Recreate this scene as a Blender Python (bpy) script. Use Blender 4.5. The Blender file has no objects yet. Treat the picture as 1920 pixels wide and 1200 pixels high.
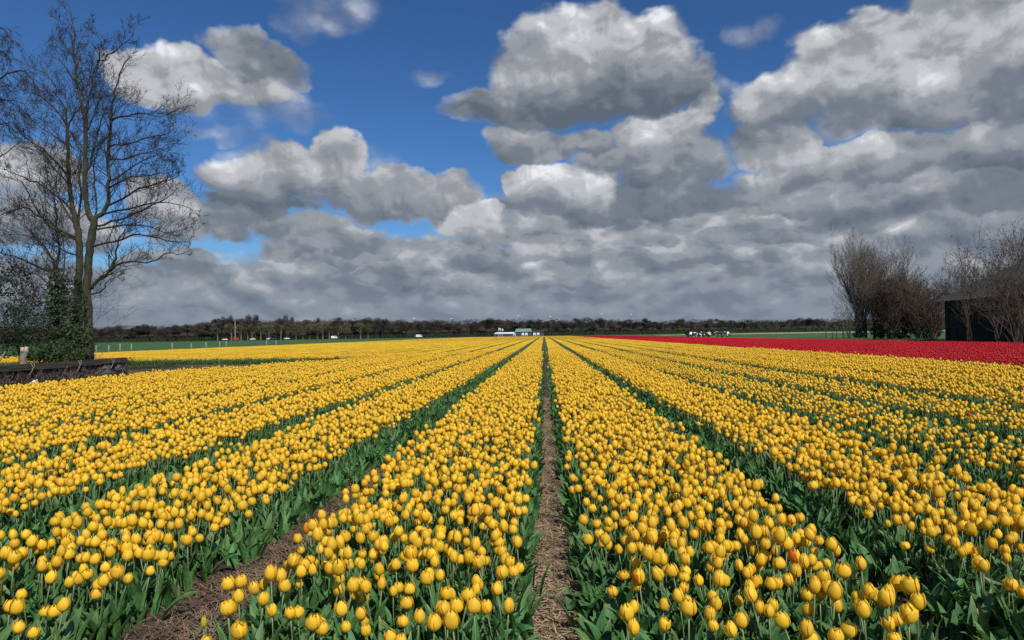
import bpy, math, random
import numpy as np
from mathutils import Vector, Matrix, Euler
random.seed(7)
rng = np.random.default_rng(11)
SC = bpy.context.scene
COL = SC.collection

# ------------------------------------------------------------------ camera
F = 1280.0                       # focal length in pixels of the 1920 px wide photograph
CAM = Vector((0, 0, 1.5))
_cy = Vector((60 / F, -26.5 / F, -1)).normalized()
_h = Vector((1, 0.0154, 0)).normalized()
_cz = _h.cross(_cy).normalized()
_cx = _cy.cross(_cz).normalized()
R3 = Matrix((_cx, _cy, _cz))     # camera space -> world
cam_data = bpy.data.cameras.new('camera')
cam = bpy.data.objects.new('camera', cam_data); COL.objects.link(cam)
cam_data.sensor_width = 36; cam_data.lens = 24.0
cam_data.clip_start = 0.05; cam_data.clip_end = 6000
cam.matrix_world = Matrix.Translation(CAM) @ R3.to_4x4()
SC.camera = cam

def pdir(px, py):
    return R3 @ Vector(((px - 960) / F, -(py - 600) / F, -1))
def at_y(px, py, D):             # world point seen at a pixel, at distance D along the rows
    d = pdir(px, py); return CAM + d * (D / d.y)
def at_z(px, py, z):
    d = pdir(px, py); return CAM + d * ((z - CAM.z) / d.z)

# ------------------------------------------------------------------ render settings
vs = SC.view_settings
SC.display_settings.display_device = 'sRGB'
vs.view_transform = 'Standard'; vs.look = 'None'; vs.exposure = 0.0; vs.gamma = 1.0
vs.use_curve_mapping = False
SC.render.engine = 'CYCLES'
cy = SC.cycles
cy.use_denoising = False
cy.max_bounces = 5; cy.diffuse_bounces = 2; cy.glossy_bounces = 1
cy.transmission_bounces = 3; cy.transparent_max_bounces = 6; cy.volume_bounces = 0
cy.sample_clamp_indirect = 4.0

# ------------------------------------------------------------------ sun
SUN_EL, SUN_AZ = 46.0, 150.0     # azimuth clockwise from +Y: behind the camera, to its right
se, sa = math.radians(SUN_EL), math.radians(SUN_AZ)
sun_dir = Vector((math.sin(sa) * math.cos(se), math.cos(sa) * math.cos(se), math.sin(se)))
ld = bpy.data.lights.new('sun', 'SUN'); ld.energy = 4.9; ld.angle = math.radians(0.5)
ld.color = (1.0, 0.95, 0.87)
lo = bpy.data.objects.new('sun', ld); COL.objects.link(lo)
lo.rotation_euler = sun_dir.to_track_quat('Z', 'Y').to_euler()

# ------------------------------------------------------------------ node helpers
class NT:
    def __init__(s, tree): s.t = tree; s.n = tree.nodes; s.l = tree.links
    def new(s, kind, **kw):
        n = s.n.new(kind)
        for k, v in kw.items(): setattr(n, k, v)
        return n
    def put(s, sock, v):
        if isinstance(v, bpy.types.NodeSocket): s.l.new(v, sock)
        else: sock.default_value = v
    def math(s, op, a, b=0.0, c=0.0, clamp=False):
        n = s.new('ShaderNodeMath', operation=op); n.use_clamp = clamp
        s.put(n.inputs[0], a); s.put(n.inputs[1], b); s.put(n.inputs[2], c); return n.outputs[0]
    def vec(s, op, a, b=(0, 0, 0), out=0):
        n = s.new('ShaderNodeVectorMath', operation=op)
        s.put(n.inputs[0], a); s.put(n.inputs[1], b)
        return n.outputs['Value'] if op in ('LENGTH', 'DOT_PRODUCT', 'DISTANCE') else n.outputs[0]
    def comb(s, x, y, z=0.0):
        n = s.new('ShaderNodeCombineXYZ')
        for i, v in enumerate((x, y, z)): s.put(n.inputs[i], v)
        return n.outputs[0]
    def rng(s, v, a, b, c=0.0, d=1.0, smooth=True):
        n = s.new('ShaderNodeMapRange', interpolation_type='SMOOTHSTEP' if smooth else 'LINEAR')
        for i, x in enumerate((v, a, b, c, d)): s.put(n.inputs[i], x)
        return n.outputs[0]
    def mix(s, f, a, b, mode='MIX'):
        n = s.new('ShaderNodeMix', data_type='RGBA', blend_type=mode)
        s.put(n.inputs[0], f); s.put(n.inputs[6], a); s.put(n.inputs[7], b); return n.outputs[2]
    def noise(s, v, scale, detail=4, rough=0.55, dims='3D', dist=0.0):
        n = s.new('ShaderNodeTexNoise', noise_dimensions=dims)
        s.put(n.inputs['Vector'], v); n.inputs['Scale'].default_value = scale
        n.inputs['Detail'].default_value = detail; n.inputs['Roughness'].default_value = rough
        n.inputs['Distortion'].default_value = dist
        return n.outputs['Fac']

# ------------------------------------------------------------------ sky: daylight with cumulus
def az_e(px, py):
    d = pdir(px, py); return math.atan2(d.x, d.y), d.z / math.hypot(d.x, d.y)
# cumulus masses, far ones first: lobes (centre and radii, read off as directions), top and flat base of the
# cloud, and how bright its sunlit top and shaded base are
DECK = [(1560, 400, 560, 110), (1400, 470, 800, 110), (860, 525, 560, 80), (300, 560, 520, 74), (960, 590, 1500, 90), (1860, 420, 420, 200), (1130, 410, 330, 85)]
CLOUDS = [
 ([(300, 480, 60, 18), (240, 492, 40, 14)], 462, 505, .62, .42, 1.0), ([(660, 488, 70, 18), (720, 480, 40, 20)], 462, 505, .60, .40, 1.0), ([(1340, 500, 90, 16)], 486, 516, .56, .40, 1.0),
 ([(860, 555, 60, 12), (960, 548, 50, 12)], 538, 566, .58, .44, 1.0), ([(1120, 545, 40, 14), (1170, 540, 24, 16)], 524, 560, .62, .42, 1.0), ([(420, 560, 90, 12)], 548, 574, .54, .44, 1.0),
 ([(1330, 560, 120, 12)], 548, 574, .54, .44, 1.0), ([(1010, 470, 70, 26), (1070, 480, 50, 20)], 446, 500, .58, .36, 1.0), ([(1640, 470, 110, 22)], 448, 492, .52, .36, 1.0), ([(1700, 545, 140, 14)], 528, 560, .5, .4, 1.0),
 ([(1210, 452, 46, 24), (1250, 462, 30, 18)], 425, 480, .62, .36, 1.0), ([(1515, 522, 36, 20), (1490, 530, 30, 14)], 500, 545, .58, .36, 1.0),
 ([(1400, 445, 80, 26), (1470, 450, 60, 18)], 420, 475, .50, .28, 1.0), ([(770, 535, 30, 12), (700, 520, 60, 16)], 510, 550, .48, .34, 1.0), ([(1050, 530, 50, 16)], 515, 548, .50, .34, 1.0),
 ([(1800, 430, 80, 34), (1870, 420, 60, 30)], 390, 470, .48, .28, 1.0), ([(380, 500, 90, 24), (250, 520, 120, 26)], 470, 545, .44, .32, 1.0), ([(900, 505, 70, 18)], 485, 525, .46, .3, 1.0),
 ([(590, 440, 78, 42), (540, 458, 60, 30), (660, 455, 80, 34)], 400, 490, .54, .25, 1.0), ([(60, 425, 170, 60), (290, 375, 74, 46), (330, 410, 70, 50), (-160, 420, 200, 90)], 330, 480, .62, .24, 1.0),
 ([(1500, 392, 95, 28), (1440, 335, 26, 48), (1430, 372, 50, 34)], 300, 425, .56, .22, 1.0), ([(1250, 370, 170, 44), (1120, 385, 120, 40)], 325, 425, .34, .16, 1.0), ([(1650, 370, 200, 50), (1850, 350, 120, 70)], 310, 430, .40, .2, 1.0),
 ([(420, 425, 66, 44), (480, 410, 80, 34)], 370, 470, .34, .2, .6),
 ([(772, 364, 100, 48), (832, 364, 62, 50), (720, 385, 84, 40), (860, 400, 60, 40)], 315, 440, .50, .22, 1.0),
 ([(1022, 345, 84, 44), (1095, 342, 66, 40), (962, 332, 30, 26), (1060, 380, 90, 40)], 296, 420, .74, .20, 1.2), ([(915, 386, 34, 22), (886, 424, 56, 52)], 368, 480, .84, .34, 1.2),
 ([(55, 318, 130, 56), (-120, 300, 140, 70)], 262, 375, .70, .32, 1.0),
 ([(470, 335, 98, 50), (565, 335, 112, 56), (642, 290, 50, 52), (618, 345, 76, 50), (500, 388, 130, 26)], 256, 412, .74, .10, 1.2),
 ([(1440, 272, 88, 50), (1700, 292, 130, 50), (1800, 272, 120, 50), (1890, 290, 140, 70), (1560, 300, 100, 40)], 232, 350, .50, .10, .9),
 ([(1235, 258, 128, 60), (1328, 202, 40, 52), (1150, 300, 104, 40), (1290, 290, 90, 56), (1240, 315, 130, 40)], 190, 352, .74, .16, 1.3),
 ([(1018, 268, 108, 36), (1100, 262, 60, 30)], 232, 302, .46, .24, 1.0),
 ([(455, 105, 62, 62), (520, 122, 64, 50), (480, 150, 70, 30)], 45, 180, .42, .30, .8), ([(370, 150, 110, 50), (335, 146, 125, 52), (405, 168, 140, 36), (250, 140, 80, 45)], 90, 215, .66, .34, 1.0),
 ([(1740, 110, 130, 80), (1600, 170, 120, 60), (1470, 195, 100, 60), (1560, 132, 105, 86), (1620, 76, 60, 52), (1690, 120, 150, 108), (1790, 46, 130, 130), (1895, 140, 150, 150), (1700, 206, 270, 52)], 20, 268, .74, .08, 1.0),
 ([(1110, 140, 130, 70), (1090, 95, 118, 90), (1225, 105, 90, 80), (1000, 132, 86, 70), (955, 205, 122, 46), (1130, 186, 240, 54), (1290, 152, 66, 46)], 20, 246, .66, .06, 1.0),
]
WISPS = [(615, 28, 110, 44), (795, 132, 60, 24), (405, 238, 90, 22), (555, 215, 80, 20), (480, 200, 130, 50), (470, 285, 70, 30), (1420, 60, 60, 30), (700, 340, 60, 60), (1690, 200, 60, 30)]

world = bpy.data.worlds.new('World'); SC.world = world; world.use_nodes = True
W = NT(world.node_tree); W.n.clear()
out = W.new('ShaderNodeOutputWorld'); bg = W.new('ShaderNodeBackground')
sky = W.new('ShaderNodeTexSky', sky_type='NISHITA')
sky.sun_disc = False; sky.sun_elevation = se; sky.sun_rotation = sa
sky.air_density = 1.0; sky.dust_density = 0.6; sky.ozone_density = 2.5; sky.altitude = 0
SKY_STRENGTH = 0.1
g = W.new('ShaderNodeTexCoord').outputs['Generated']
sep = W.new('ShaderNodeSeparateXYZ'); W.l.new(g, sep.inputs[0])
X, Y, Z = sep.outputs
hyp = W.math('MAXIMUM', W.math('SQRT', W.math('ADD', W.math('MULTIPLY', X, X), W.math('MULTIPLY', Y, Y))), 0.02)
az = W.math('ARCTAN2', X, Y)
el = W.math('DIVIDE', Z, hyp)
elc = W.math('MINIMUM', W.math('MAXIMUM', el, 0.0), 4.0)
P = W.comb(az, elc, 0.0)
lowf = W.rng(elc, 0.26, 0.06)                              # 1 near the horizon: smaller, flatter puffs
PL = W.comb(W.math('MULTIPLY', az, 2.1), W.math('MULTIPLY', elc, 3.9), 5.0)
PH = W.comb(az, W.math('MULTIPLY', elc, 1.15), 0.0)
def warpv(q, sc, amt, det=3):
    n = W.new('ShaderNodeTexNoise', noise_dimensions='2D'); W.put(n.inputs['Vector'], q)
    n.inputs['Scale'].default_value = sc; n.inputs['Detail'].default_value = det; n.inputs['Roughness'].default_value = 0.55
    v = W.vec('SUBTRACT', n.outputs['Color'], (0.5, 0.5, 0.5))
    return W.vec('MULTIPLY', v, (amt, amt, 0))
PW = W.vec('ADD', P, warpv(PH, 9.0, 0.075, 4))
flat = W.vec('MULTIPLY', PW, (1, 1, 0))
def blobs(p, L, k=1.0):
    m = None
    for (cx_, cy_, rx, ry) in L:
        a0, e0 = az_e(cx_, cy_); a1, _ = az_e(cx_ + rx, cy_); _, e1 = az_e(cx_, cy_ - ry)
        ra, re = abs(a1 - a0) * k, abs(e1 - e0) * k
        v = W.vec('MULTIPLY', W.vec('SUBTRACT', p, (a0, e0, 0)), (1 / ra, 1 / re, 0))
        r = W.vec('DOT_PRODUCT', v, v)
        m = r if m is None else W.math('MINIMUM', m, r)
    return W.math('SUBTRACT', 1.0, m)
def puffs(q, sc):
    v = W.new('ShaderNodeTexVoronoi', voronoi_dimensions='2D', feature='SMOOTH_F1')
    W.put(v.inputs['Vector'], W.vec('ADD', q, warpv(q, sc * .8, 0.5 / sc, 3))); v.inputs['Scale'].default_value = sc; v.inputs['Detail'].default_value = 1.5
    v.inputs['Roughness'].default_value = 0.6; v.inputs['Smoothness'].default_value = 0.8
    return W.math('MULTIPLY', W.math('SUBTRACT', 0.40, v.outputs['Distance']), 1.6)
def detail(dx, de):
    qh = W.vec('ADD', PH, (dx, de * 1.15, 0)); ql = W.vec('ADD', PL, (dx * 2.1, de * 3.9 * .55, 0))
    nh = W.math('ADD', W.math('MULTIPLY', W.math('SUBTRACT', W.noise(qh, 8.0, 8, 0.56, '2D'), 0.5), 2.2), puffs(qh, 9.5))
    nl = W.math('ADD', W.math('MULTIPLY', W.math('SUBTRACT', W.noise(ql, 6.5, 7, 0.56, '2D'), 0.5), 3.2), W.math('MULTIPLY', puffs(ql, 8.0), .7))
    return W.math('ADD', W.math('MULTIPLY', nh, W.math('SUBTRACT', 1.0, lowf)), W.math('MULTIPLY', nl, lowf))
n0 = detail(0, 0)
n1 = detail(0.012, 0.028)
n2 = W.noise(W.vec('ADD', P, (3, 1, 0)), 4.2, 3, 0.5, '2D')
n3 = W.noise(W.vec('ADD', PL, (1, 4, 0)), 3.4, 3, 0.5, '2D')
# elsewhere round the sky (behind the camera) broken cumulus goes on
aback = W.rng(W.math('ABSOLUTE', az), 0.80, 1.1)
bk = W.math('MULTIPLY', W.math('SUBTRACT', n2, 0.55), 5.0)
hi = W.rng(elc, 0.5, 0.75)
other = W.math('MAXIMUM', aback, hi)
inv = W.math('SUBTRACT', 1.0, other)
fine = W.math('MULTIPLY', W.math('SUBTRACT', n0, n1), 0.30)
patch = W.math('MULTIPLY', W.math('SUBTRACT', W.math('ADD', W.math('MULTIPLY', n2, W.math('SUBTRACT', 1.0, lowf)), W.math('MULTIPLY', n3, lowf)), 0.5), 0.75)
def billow(dx, de):
    return W.noise(W.vec('ADD', PH, (dx, de, 0)), 24.0, 6, 0.58, '2D', 0.3)
bil = W.math('MULTIPLY', W.math('SUBTRACT', billow(0, 0), billow(.005, .010)), 0.58)
relief = W.math('ADD', W.math('ADD', fine, bil), patch)
nz = W.math('MULTIPLY', n0, 0.33)
esep = W.new('ShaderNodeSeparateXYZ'); W.l.new(flat, esep.inputs[0]); ewarp = esep.outputs[1]
# the distant deck and the clouds behind the camera
far = W.rng(elc, 0.02, 0.24)
md = W.math('ADD', W.math('MAXIMUM', blobs(flat, DECK), -1.5), 0.12)
md = W.math('ADD', W.math('MULTIPLY', md, inv), W.math('MULTIPLY', bk, other))
dd = W.math('ADD', md, nz)
total = W.rng(dd, -0.12, 0.40)
lit = W.math('ADD', 0.57, W.math('ADD', W.math('MULTIPLY', fine, W.rng(elc, 0.02, 0.20, 0.8, 1.9)), W.math('MULTIPLY', patch, W.rng(elc, 0.02, 0.20, 0.6, 1.4))))
lit = W.math('ADD', lit, W.math('MULTIPLY', other, 0.05))
LIT = lit
for (lobes_, ytop, ybase, ltop, lbase, soft) in CLOUDS:
    xm = sum(l[0] for l in lobes_) / len(lobes_)
    et, eb = az_e(xm, ytop)[1], az_e(xm, ybase)[1]
    m = W.math('ADD', W.math('MINIMUM', blobs(flat, lobes_, 1.12), .85), nz)
    m = W.math('SUBTRACT', m, W.rng(ewarp, eb + (et - eb) * .16, eb - (et - eb) * .10, 0.0, 0.9))   # flat base
    al = W.math('MULTIPLY', W.rng(m, -0.14, W.rng(ewarp, eb, et, 0.55, 0.27, False)), inv)
    sh_l = W.rng(ewarp, eb, eb + (et - eb) * .68, lbase, ltop)
    l_ = W.math('ADD', sh_l, W.math('MULTIPLY', relief, 0.85))
    LIT = W.math('ADD', W.math('MULTIPLY', LIT, W.math('SUBTRACT', 1.0, al)), W.math('MULTIPLY', l_, al))
    total = W.math('MAXIMUM', total, al)
alpha = total
wisp = blobs(flat, WISPS)
wa = W.math('MULTIPLY', W.rng(W.math('ADD', wisp, W.math('MULTIPLY', n0, 0.5)), -0.3, 1.3), 0.5)
lit = W.math('MULTIPLY', LIT, W.math('ADD', 0.74, W.math('MULTIPLY', far, 0.26)))
lit = W.math('MINIMUM', W.math('MAXIMUM', lit, 0.0), 1.0)
ramp = W.new('ShaderNodeValToRGB'); W.l.new(lit, ramp.inputs[0])
cr = ramp.color_ramp; cr.interpolation = 'EASE'
cr.elements[0].position = 0.0; cr.elements[0].color = (0.112, 0.142, 0.182, 1)
cr.elements[1].position = 1.0; cr.elements[1].color = (0.86, 0.88, 0.91, 1)
for p_, c_ in ((0.25, (0.178, 0.206, 0.250, 1)), (0.5, (0.305, 0.328, 0.362, 1)), (0.75, (0.52, 0.535, 0.56, 1))):
    e_ = cr.elements.new(p_); e_.color = c_
haze = W.math('POWER', math.e, W.math('MULTIPLY', elc, -13.0))
cloudcol = W.mix(W.math('MULTIPLY', haze, 0.72), ramp.outputs[0], (0.190, 0.250, 0.345, 1))
k10 = 1 / SKY_STRENGTH
cc = W.vec('MULTIPLY', cloudcol, (k10, k10, k10))
skg = W.new('ShaderNodeGamma'); W.l.new(W.vec('MULTIPLY', sky.outputs[0], (0.044, 0.070, 0.098)), skg.inputs[0]); skg.inputs[1].default_value = 1.25
skyc = W.vec('MULTIPLY', skg.outputs[0], (14.5, 12.8, 11.2))
a_all = W.math('MAXIMUM', alpha, wa)
a_all = W.math('MAXIMUM', a_all, W.math('POWER', haze, 2.0))
final = W.mix(a_all, skyc, cc)
W.l.new(final, bg.inputs[0]); bg.inputs[1].default_value = SKY_STRENGTH
W.l.new(bg.outputs[0], out.inputs[0])
world.cycles.sampling_method = 'MANUAL'; world.cycles.sample_map_resolution = 512

# ------------------------------------------------------------------ object helpers
def link(o, parent=None):
    COL.objects.link(o)
    if parent is not None: o.parent = parent
    return o
def mesh_obj(name, verts, faces, mat, parent=None, uvs=None, smooth=False, loc=None):
    me = make_mesh(name, verts, faces, mat, uvs, smooth)
    o = bpy.data.objects.new(name, me); link(o, parent)
    if loc is not None: o.location = loc
    return o
def make_mesh(name, verts, faces, mat, uvs=None, smooth=False):
    me = bpy.data.meshes.new(name)
    me.from_pydata([tuple(v) for v in verts], [], [tuple(f) for f in faces])
    mats = mat if isinstance(mat, (list, tuple)) else [mat]
    for m in mats: me.materials.append(m)
    if uvs is not None:
        uvl = me.uv_layers.new(name='UVMap')
        li = np.empty(len(me.loops), dtype=np.int32); me.loops.foreach_get('vertex_index', li)
        uvl.data.foreach_set('uv', np.asarray(uvs, dtype=np.float32)[li].ravel())
    if smooth: me.polygons.foreach_set('use_smooth', np.ones(len(me.polygons), dtype=bool))
    me.update()
    return me
def tag(o, label=None, cat=None, group=None, kind=None):
    if label: o['label'] = label
    if cat: o['category'] = cat
    if group: o['group'] = group
    if kind: o['kind'] = kind
    return o
def empty(name, loc, rz=0.0, **kw):
    o = bpy.data.objects.new(name, None); link(o); o.location = loc; o.rotation_euler.z = rz
    o.empty_display_size = 0.2
    return tag(o, **kw)
class MB:
    """mesh builder"""
    def __init__(s): s.v = []; s.f = []; s.uv = []; s.mi = []
    def add(s, verts, faces, uv=None, mi=0):
        b = len(s.v); s.v.extend(tuple(v) for v in verts); s.f.extend(tuple(i + b for i in f) for f in faces)
        s.uv.extend(uv if uv is not None else [(0.5, 0.5)] * len(verts)); s.mi.extend([mi] * len(faces))
    def box(s, x0, y0, z0, x1, y1, z1, mi=0, j=0.0):
        vs_ = [(x, y, z) for z in (z0, z1) for y in (y0, y1) for x in (x0, x1)]
        if j: vs_ = [(x + random.uniform(-j, j), y + random.uniform(-j, j), z + random.uniform(-j, j)) for x, y, z in vs_]
        s.add(vs_, [(0, 2, 3, 1), (4, 5, 7, 6), (0, 1, 5, 4), (2, 6, 7, 3), (0, 4, 6, 2), (1, 3, 7, 5)], mi=mi)
    def tube(s, pts, rad, n=5, mi=0, cap=True):
        pts = [Vector(p) for p in pts]
        m = len(pts)
        if isinstance(rad, (int, float)): rad = [rad] * m
        t = (pts[1] - pts[0]).normalized()
        a = Vector((0, 0, 1)) if abs(t.z) < 0.9 else Vector((1, 0, 0))
        u = t.cross(a).normalized()
        vs_ = []
        for i in range(m):
            if i == 0: t = pts[1] - pts[0]
            elif i == m - 1: t = pts[-1] - pts[-2]
            else: t = pts[i + 1] - pts[i - 1]
            t = t.normalized()
            u = (u - t * u.dot(t))
            u = u.normalized() if u.length > 1e-6 else t.orthogonal().normalized()
            w = t.cross(u)
            for k in range(n):
                an = 2 * math.pi * k / n
                vs_.append(pts[i] + (u * math.cos(an) + w * math.sin(an)) * rad[i])
        fs = []
        for i in range(m - 1):
            for k in range(n):
                k2 = (k + 1) % n
                fs.append((i * n + k, i * n + k2, (i + 1) * n + k2, (i + 1) * n + k))
        if cap and n > 2:
            fs.append(tuple(range(n - 1, -1, -1))); fs.append(tuple((m - 1) * n + k for k in range(n)))
        s.add(vs_, fs, mi=mi)
    def build(s, name, mat, parent=None, smooth=False, uv=False):
        o = mesh_obj(name, s.v, s.f, mat, parent, s.uv if uv else None, smooth)
        if isinstance(mat, (list, tuple)) and len(mat) > 1:
            o.data.polygons.foreach_set('material_index', s.mi)
        return o

# ------------------------------------------------------------------ materials
def material(name, col, col2=None, scale=5.0, rough=0.7, bump=0.0, bscale=None, detail_=5, spec=0.5, coord='Object',
             var=0.0, trans=0.0, stretch=None, thr=(0.35, 0.65)):
    m = bpy.data.materials.new(name); m.use_nodes = True
    T = NT(m.node_tree); T.n.clear()
    o = T.new('ShaderNodeOutputMaterial'); b = T.new('ShaderNodeBsdfPrincipled')
    tc = T.new('ShaderNodeTexCoord').outputs[coord]
    if stretch: tc = T.vec('MULTIPLY', tc, stretch)
    c = (*col, 1)
    if col2:
        f = T.rng(T.noise(tc, scale, detail_, 0.6), *thr)
        c = T.mix(f, (*col, 1), (*col2, 1))
    if var:
        oi = T.new('ShaderNodeObjectInfo').outputs['Random']
        hsv = T.new('ShaderNodeHueSaturation'); T.put(hsv.inputs['Color'], c)
        T.put(hsv.inputs['Value'], T.rng(oi, 0, 1, 1 - var, 1 + var, False)); c = hsv.outputs[0]
    T.put(b.inputs['Base Color'], c)
    b.inputs['Roughness'].default_value = rough
    b.inputs['Specular IOR Level'].default_value = spec
    if bump:
        bn = T.new('ShaderNodeBump'); bn.inputs['Strength'].default_value = 1.0; bn.inputs['Distance'].default_value = bump
        T.l.new(T.noise(tc, bscale or scale * 4, 6, 0.65), bn.inputs['Height']); T.l.new(bn.outputs[0], b.inputs['Normal'])
    sh = b.outputs[0]
    if trans:
        tr = T.new('ShaderNodeBsdfTranslucent'); T.put(tr.inputs[0], c)
        mx = T.new('ShaderNodeMixShader'); mx.inputs[0].default_value = trans
        T.l.new(sh, mx.inputs[1]); T.l.new(tr.outputs[0], mx.inputs[2]); sh = mx.outputs[0]
    T.l.new(sh, o.inputs[0])
    return m
def petal_material(name, main, edge, base, trans=0.38, streak=0.16):
    """petal colour: tint at the rim and the foot of the petal, fine lengthwise veins"""
    m = bpy.data.materials.new(name); m.use_nodes = True
    T = NT(m.node_tree); T.n.clear()
    o = T.new('ShaderNodeOutputMaterial'); b = T.new('ShaderNodeBsdfPrincipled')
    uv = T.new('ShaderNodeUVMap').outputs[0]
    s_ = T.new('ShaderNodeSeparateXYZ'); T.l.new(uv, s_.inputs[0])
    oi = T.new('ShaderNodeObjectInfo').outputs['Random']
    rim = T.rng(T.math('ABSOLUTE', T.math('SUBTRACT', s_.outputs[0], 0.5)), 0.28, 0.5)
    vein = T.noise(T.comb(T.math('MULTIPLY', s_.outputs[0], 14.0), T.math('MULTIPLY', s_.outputs[1], 1.6), T.math('MULTIPLY', oi, 40.0)), 1.6, 3, 0.6)
    f1 = T.math('MULTIPLY', rim, T.rng(oi, 0.0, 1.0, 0.15, 0.8, False))
    f1 = T.math('ADD', f1, T.math('MULTIPLY', T.math('SUBTRACT', vein, 0.45), streak), clamp=True)
    c = T.mix(f1, (*main, 1), (*edge, 1))
    foot = T.rng(s_.outputs[1], 0.24, 0.0)
    c = T.mix(T.math('MULTIPLY', foot, 0.6), c, (*base, 1))
    hsv = T.new('ShaderNodeHueSaturation'); T.put(hsv.inputs['Color'], c)
    T.put(hsv.inputs['Value'], T.rng(T.math('FRACT', T.math('MULTIPLY', oi, 7.31)), 0, 1, 0.84, 1.06, False))
    T.put(hsv.inputs['Hue'], T.rng(T.math('FRACT', T.math('MULTIPLY', oi, 3.77)), 0, 1, 0.492, 0.504, False))
    c = hsv.outputs[0]
    T.put(b.inputs['Base Color'], c); b.inputs['Roughness'].default_value = 0.48
    b.inputs['Specular IOR Level'].default_value = 0.35
    bn = T.new('ShaderNodeBump'); bn.inputs['Distance'].default_value = 0.0006
    T.l.new(vein, bn.inputs['Height']); T.l.new(bn.outputs[0], b.inputs['Normal'])
    tr = T.new('ShaderNodeBsdfTranslucent'); T.put(tr.inputs[0], c)
    mx = T.new('ShaderNodeMixShader'); mx.inputs[0].default_value = trans
    T.l.new(b.outputs[0], mx.inputs[1]); T.l.new(tr.outputs[0], mx.inputs[2]); T.l.new(mx.outputs[0], o.inputs[0])
    return m
M = {}
M['yellow'] = petal_material('yellow_petal', (0.93, 0.625, 0.042), (0.90, 0.46, 0.020), (0.60, 0.55, 0.07))
M['orange'] = petal_material('orange_petal', (0.82, 0.24, 0.02), (0.85, 0.10, 0.012), (0.8, 0.45, 0.04))
M['red_streak'] = petal_material('red_petal', (0.75, 0.03, 0.01), (0.8, 0.10, 0.01), (0.8, 0.3, 0.03))
M['red'] = petal_material('deep_red_petal', (0.70, 0.009, 0.014), (0.52, 0.006, 0.013), (0.25, 0.02, 0.01))
M['bud'] = petal_material('green_bud_petal', (0.55, 0.52, 0.05), (0.35, 0.45, 0.06), (0.18, 0.30, 0.05))
M['leaf'] = material('tulip_leaf', (0.042, 0.118, 0.040), (0.085, 0.205, 0.078), 9, 0.46, 0.001, 60, spec=0.4, var=0.25, trans=0.16, stretch=(3, 3, 0.6))
def leaf_material():
    m = bpy.data.materials.new('tulip_leaf'); m.use_nodes = True
    T = NT(m.node_tree); T.n.clear()
    o = T.new('ShaderNodeOutputMaterial'); b = T.new('ShaderNodeBsdfPrincipled')
    s_ = T.new('ShaderNodeSeparateXYZ'); T.l.new(T.new('ShaderNodeUVMap').outputs[0], s_.inputs[0])
    oi = T.new('ShaderNodeObjectInfo').outputs['Random']
    vein = T.noise(T.comb(T.math('MULTIPLY', s_.outputs[0], 22.0), T.math('MULTIPLY', s_.outputs[1], 1.2), T.math('MULTIPLY', oi, 30.0)), 1.5, 2, .6)
    bloomy = T.noise(T.comb(s_.outputs[0], T.math('MULTIPLY', s_.outputs[1], 3.0), T.math('MULTIPLY', oi, 60.0)), 2.5, 3, .6)
    c = T.mix(T.rng(T.math('ADD', T.math('MULTIPLY', vein, .4), T.math('MULTIPLY', bloomy, .6)), .35, .65), (0.030, 0.098, 0.022, 1), (0.085, 0.205, 0.062, 1))
    rim = T.rng(T.math('ABSOLUTE', T.math('SUBTRACT', s_.outputs[0], 0.5)), 0.44, 0.5)
    c = T.mix(T.math('MULTIPLY', rim, .5), c, (0.16, 0.30, 0.12, 1))
    c = T.mix(T.math('MULTIPLY', T.rng(s_.outputs[1], .85, 1.0), T.rng(oi, .75, .9)), c, (0.30, 0.24, 0.09, 1))
    hsv = T.new('ShaderNodeHueSaturation'); T.put(hsv.inputs['Color'], c)
    T.put(hsv.inputs['Value'], T.rng(T.math('FRACT', T.math('MULTIPLY', oi, 5.7)), 0, 1, .72, 1.25, False))
    T.put(hsv.inputs['Hue'], T.rng(T.math('FRACT', T.math('MULTIPLY', oi, 9.3)), 0, 1, .482, .512, False)); c = hsv.outputs[0]
    T.put(b.inputs['Base Color'], c); T.put(b.inputs['Roughness'], T.rng(bloomy, .3, .7, .42, .65)); b.inputs['Specular IOR Level'].default_value = .32
    bn = T.new('ShaderNodeBump'); bn.inputs['Distance'].default_value = 0.0008; T.l.new(vein, bn.inputs['Height']); T.l.new(bn.outputs[0], b.inputs['Normal'])
    tr = T.new('ShaderNodeBsdfTranslucent'); T.put(tr.inputs[0], c)
    mx = T.new('ShaderNodeMixShader'); mx.inputs[0].default_value = .16
    T.l.new(b.outputs[0], mx.inputs[1]); T.l.new(tr.outputs[0], mx.inputs[2]); T.l.new(mx.outputs[0], o.inputs[0])
    return m
M['leaf'] = leaf_material()
M['stem'] = material('tulip_stem', (0.085, 0.15, 0.05), (0.14, 0.17, 0.06), 12, 0.5, var=0.2)
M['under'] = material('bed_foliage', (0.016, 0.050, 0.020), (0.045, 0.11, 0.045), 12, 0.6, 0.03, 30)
M['soil'] = material('sandy_soil', (0.040, 0.029, 0.021), (0.105, 0.076, 0.054), 7, 0.95, 0.03, 28, spec=0.15)
M['straw'] = material('straw', (0.24, 0.165, 0.09), (0.42, 0.31, 0.18), 3, 0.8, var=0.0)
M['straw_dark'] = material('old_straw', (0.085, 0.055, 0.034), (0.20, 0.135, 0.08), 3, 0.85)
M['grass'] = material('grass', (0.030, 0.080, 0.024), (0.052, 0.115, 0.036), 0.12, 0.9, 0.05, 4, spec=0.2)
M['grass_far'] = material('meadow', (0.034, 0.088, 0.036), (0.050, 0.110, 0.042), 0.03, 0.9, spec=0.1)
M['verge'] = material('rough_verge', (0.060, 0.065, 0.028), (0.10, 0.078, 0.048), 0.8, 0.95, 0.03, 12, spec=0.1)
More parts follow.
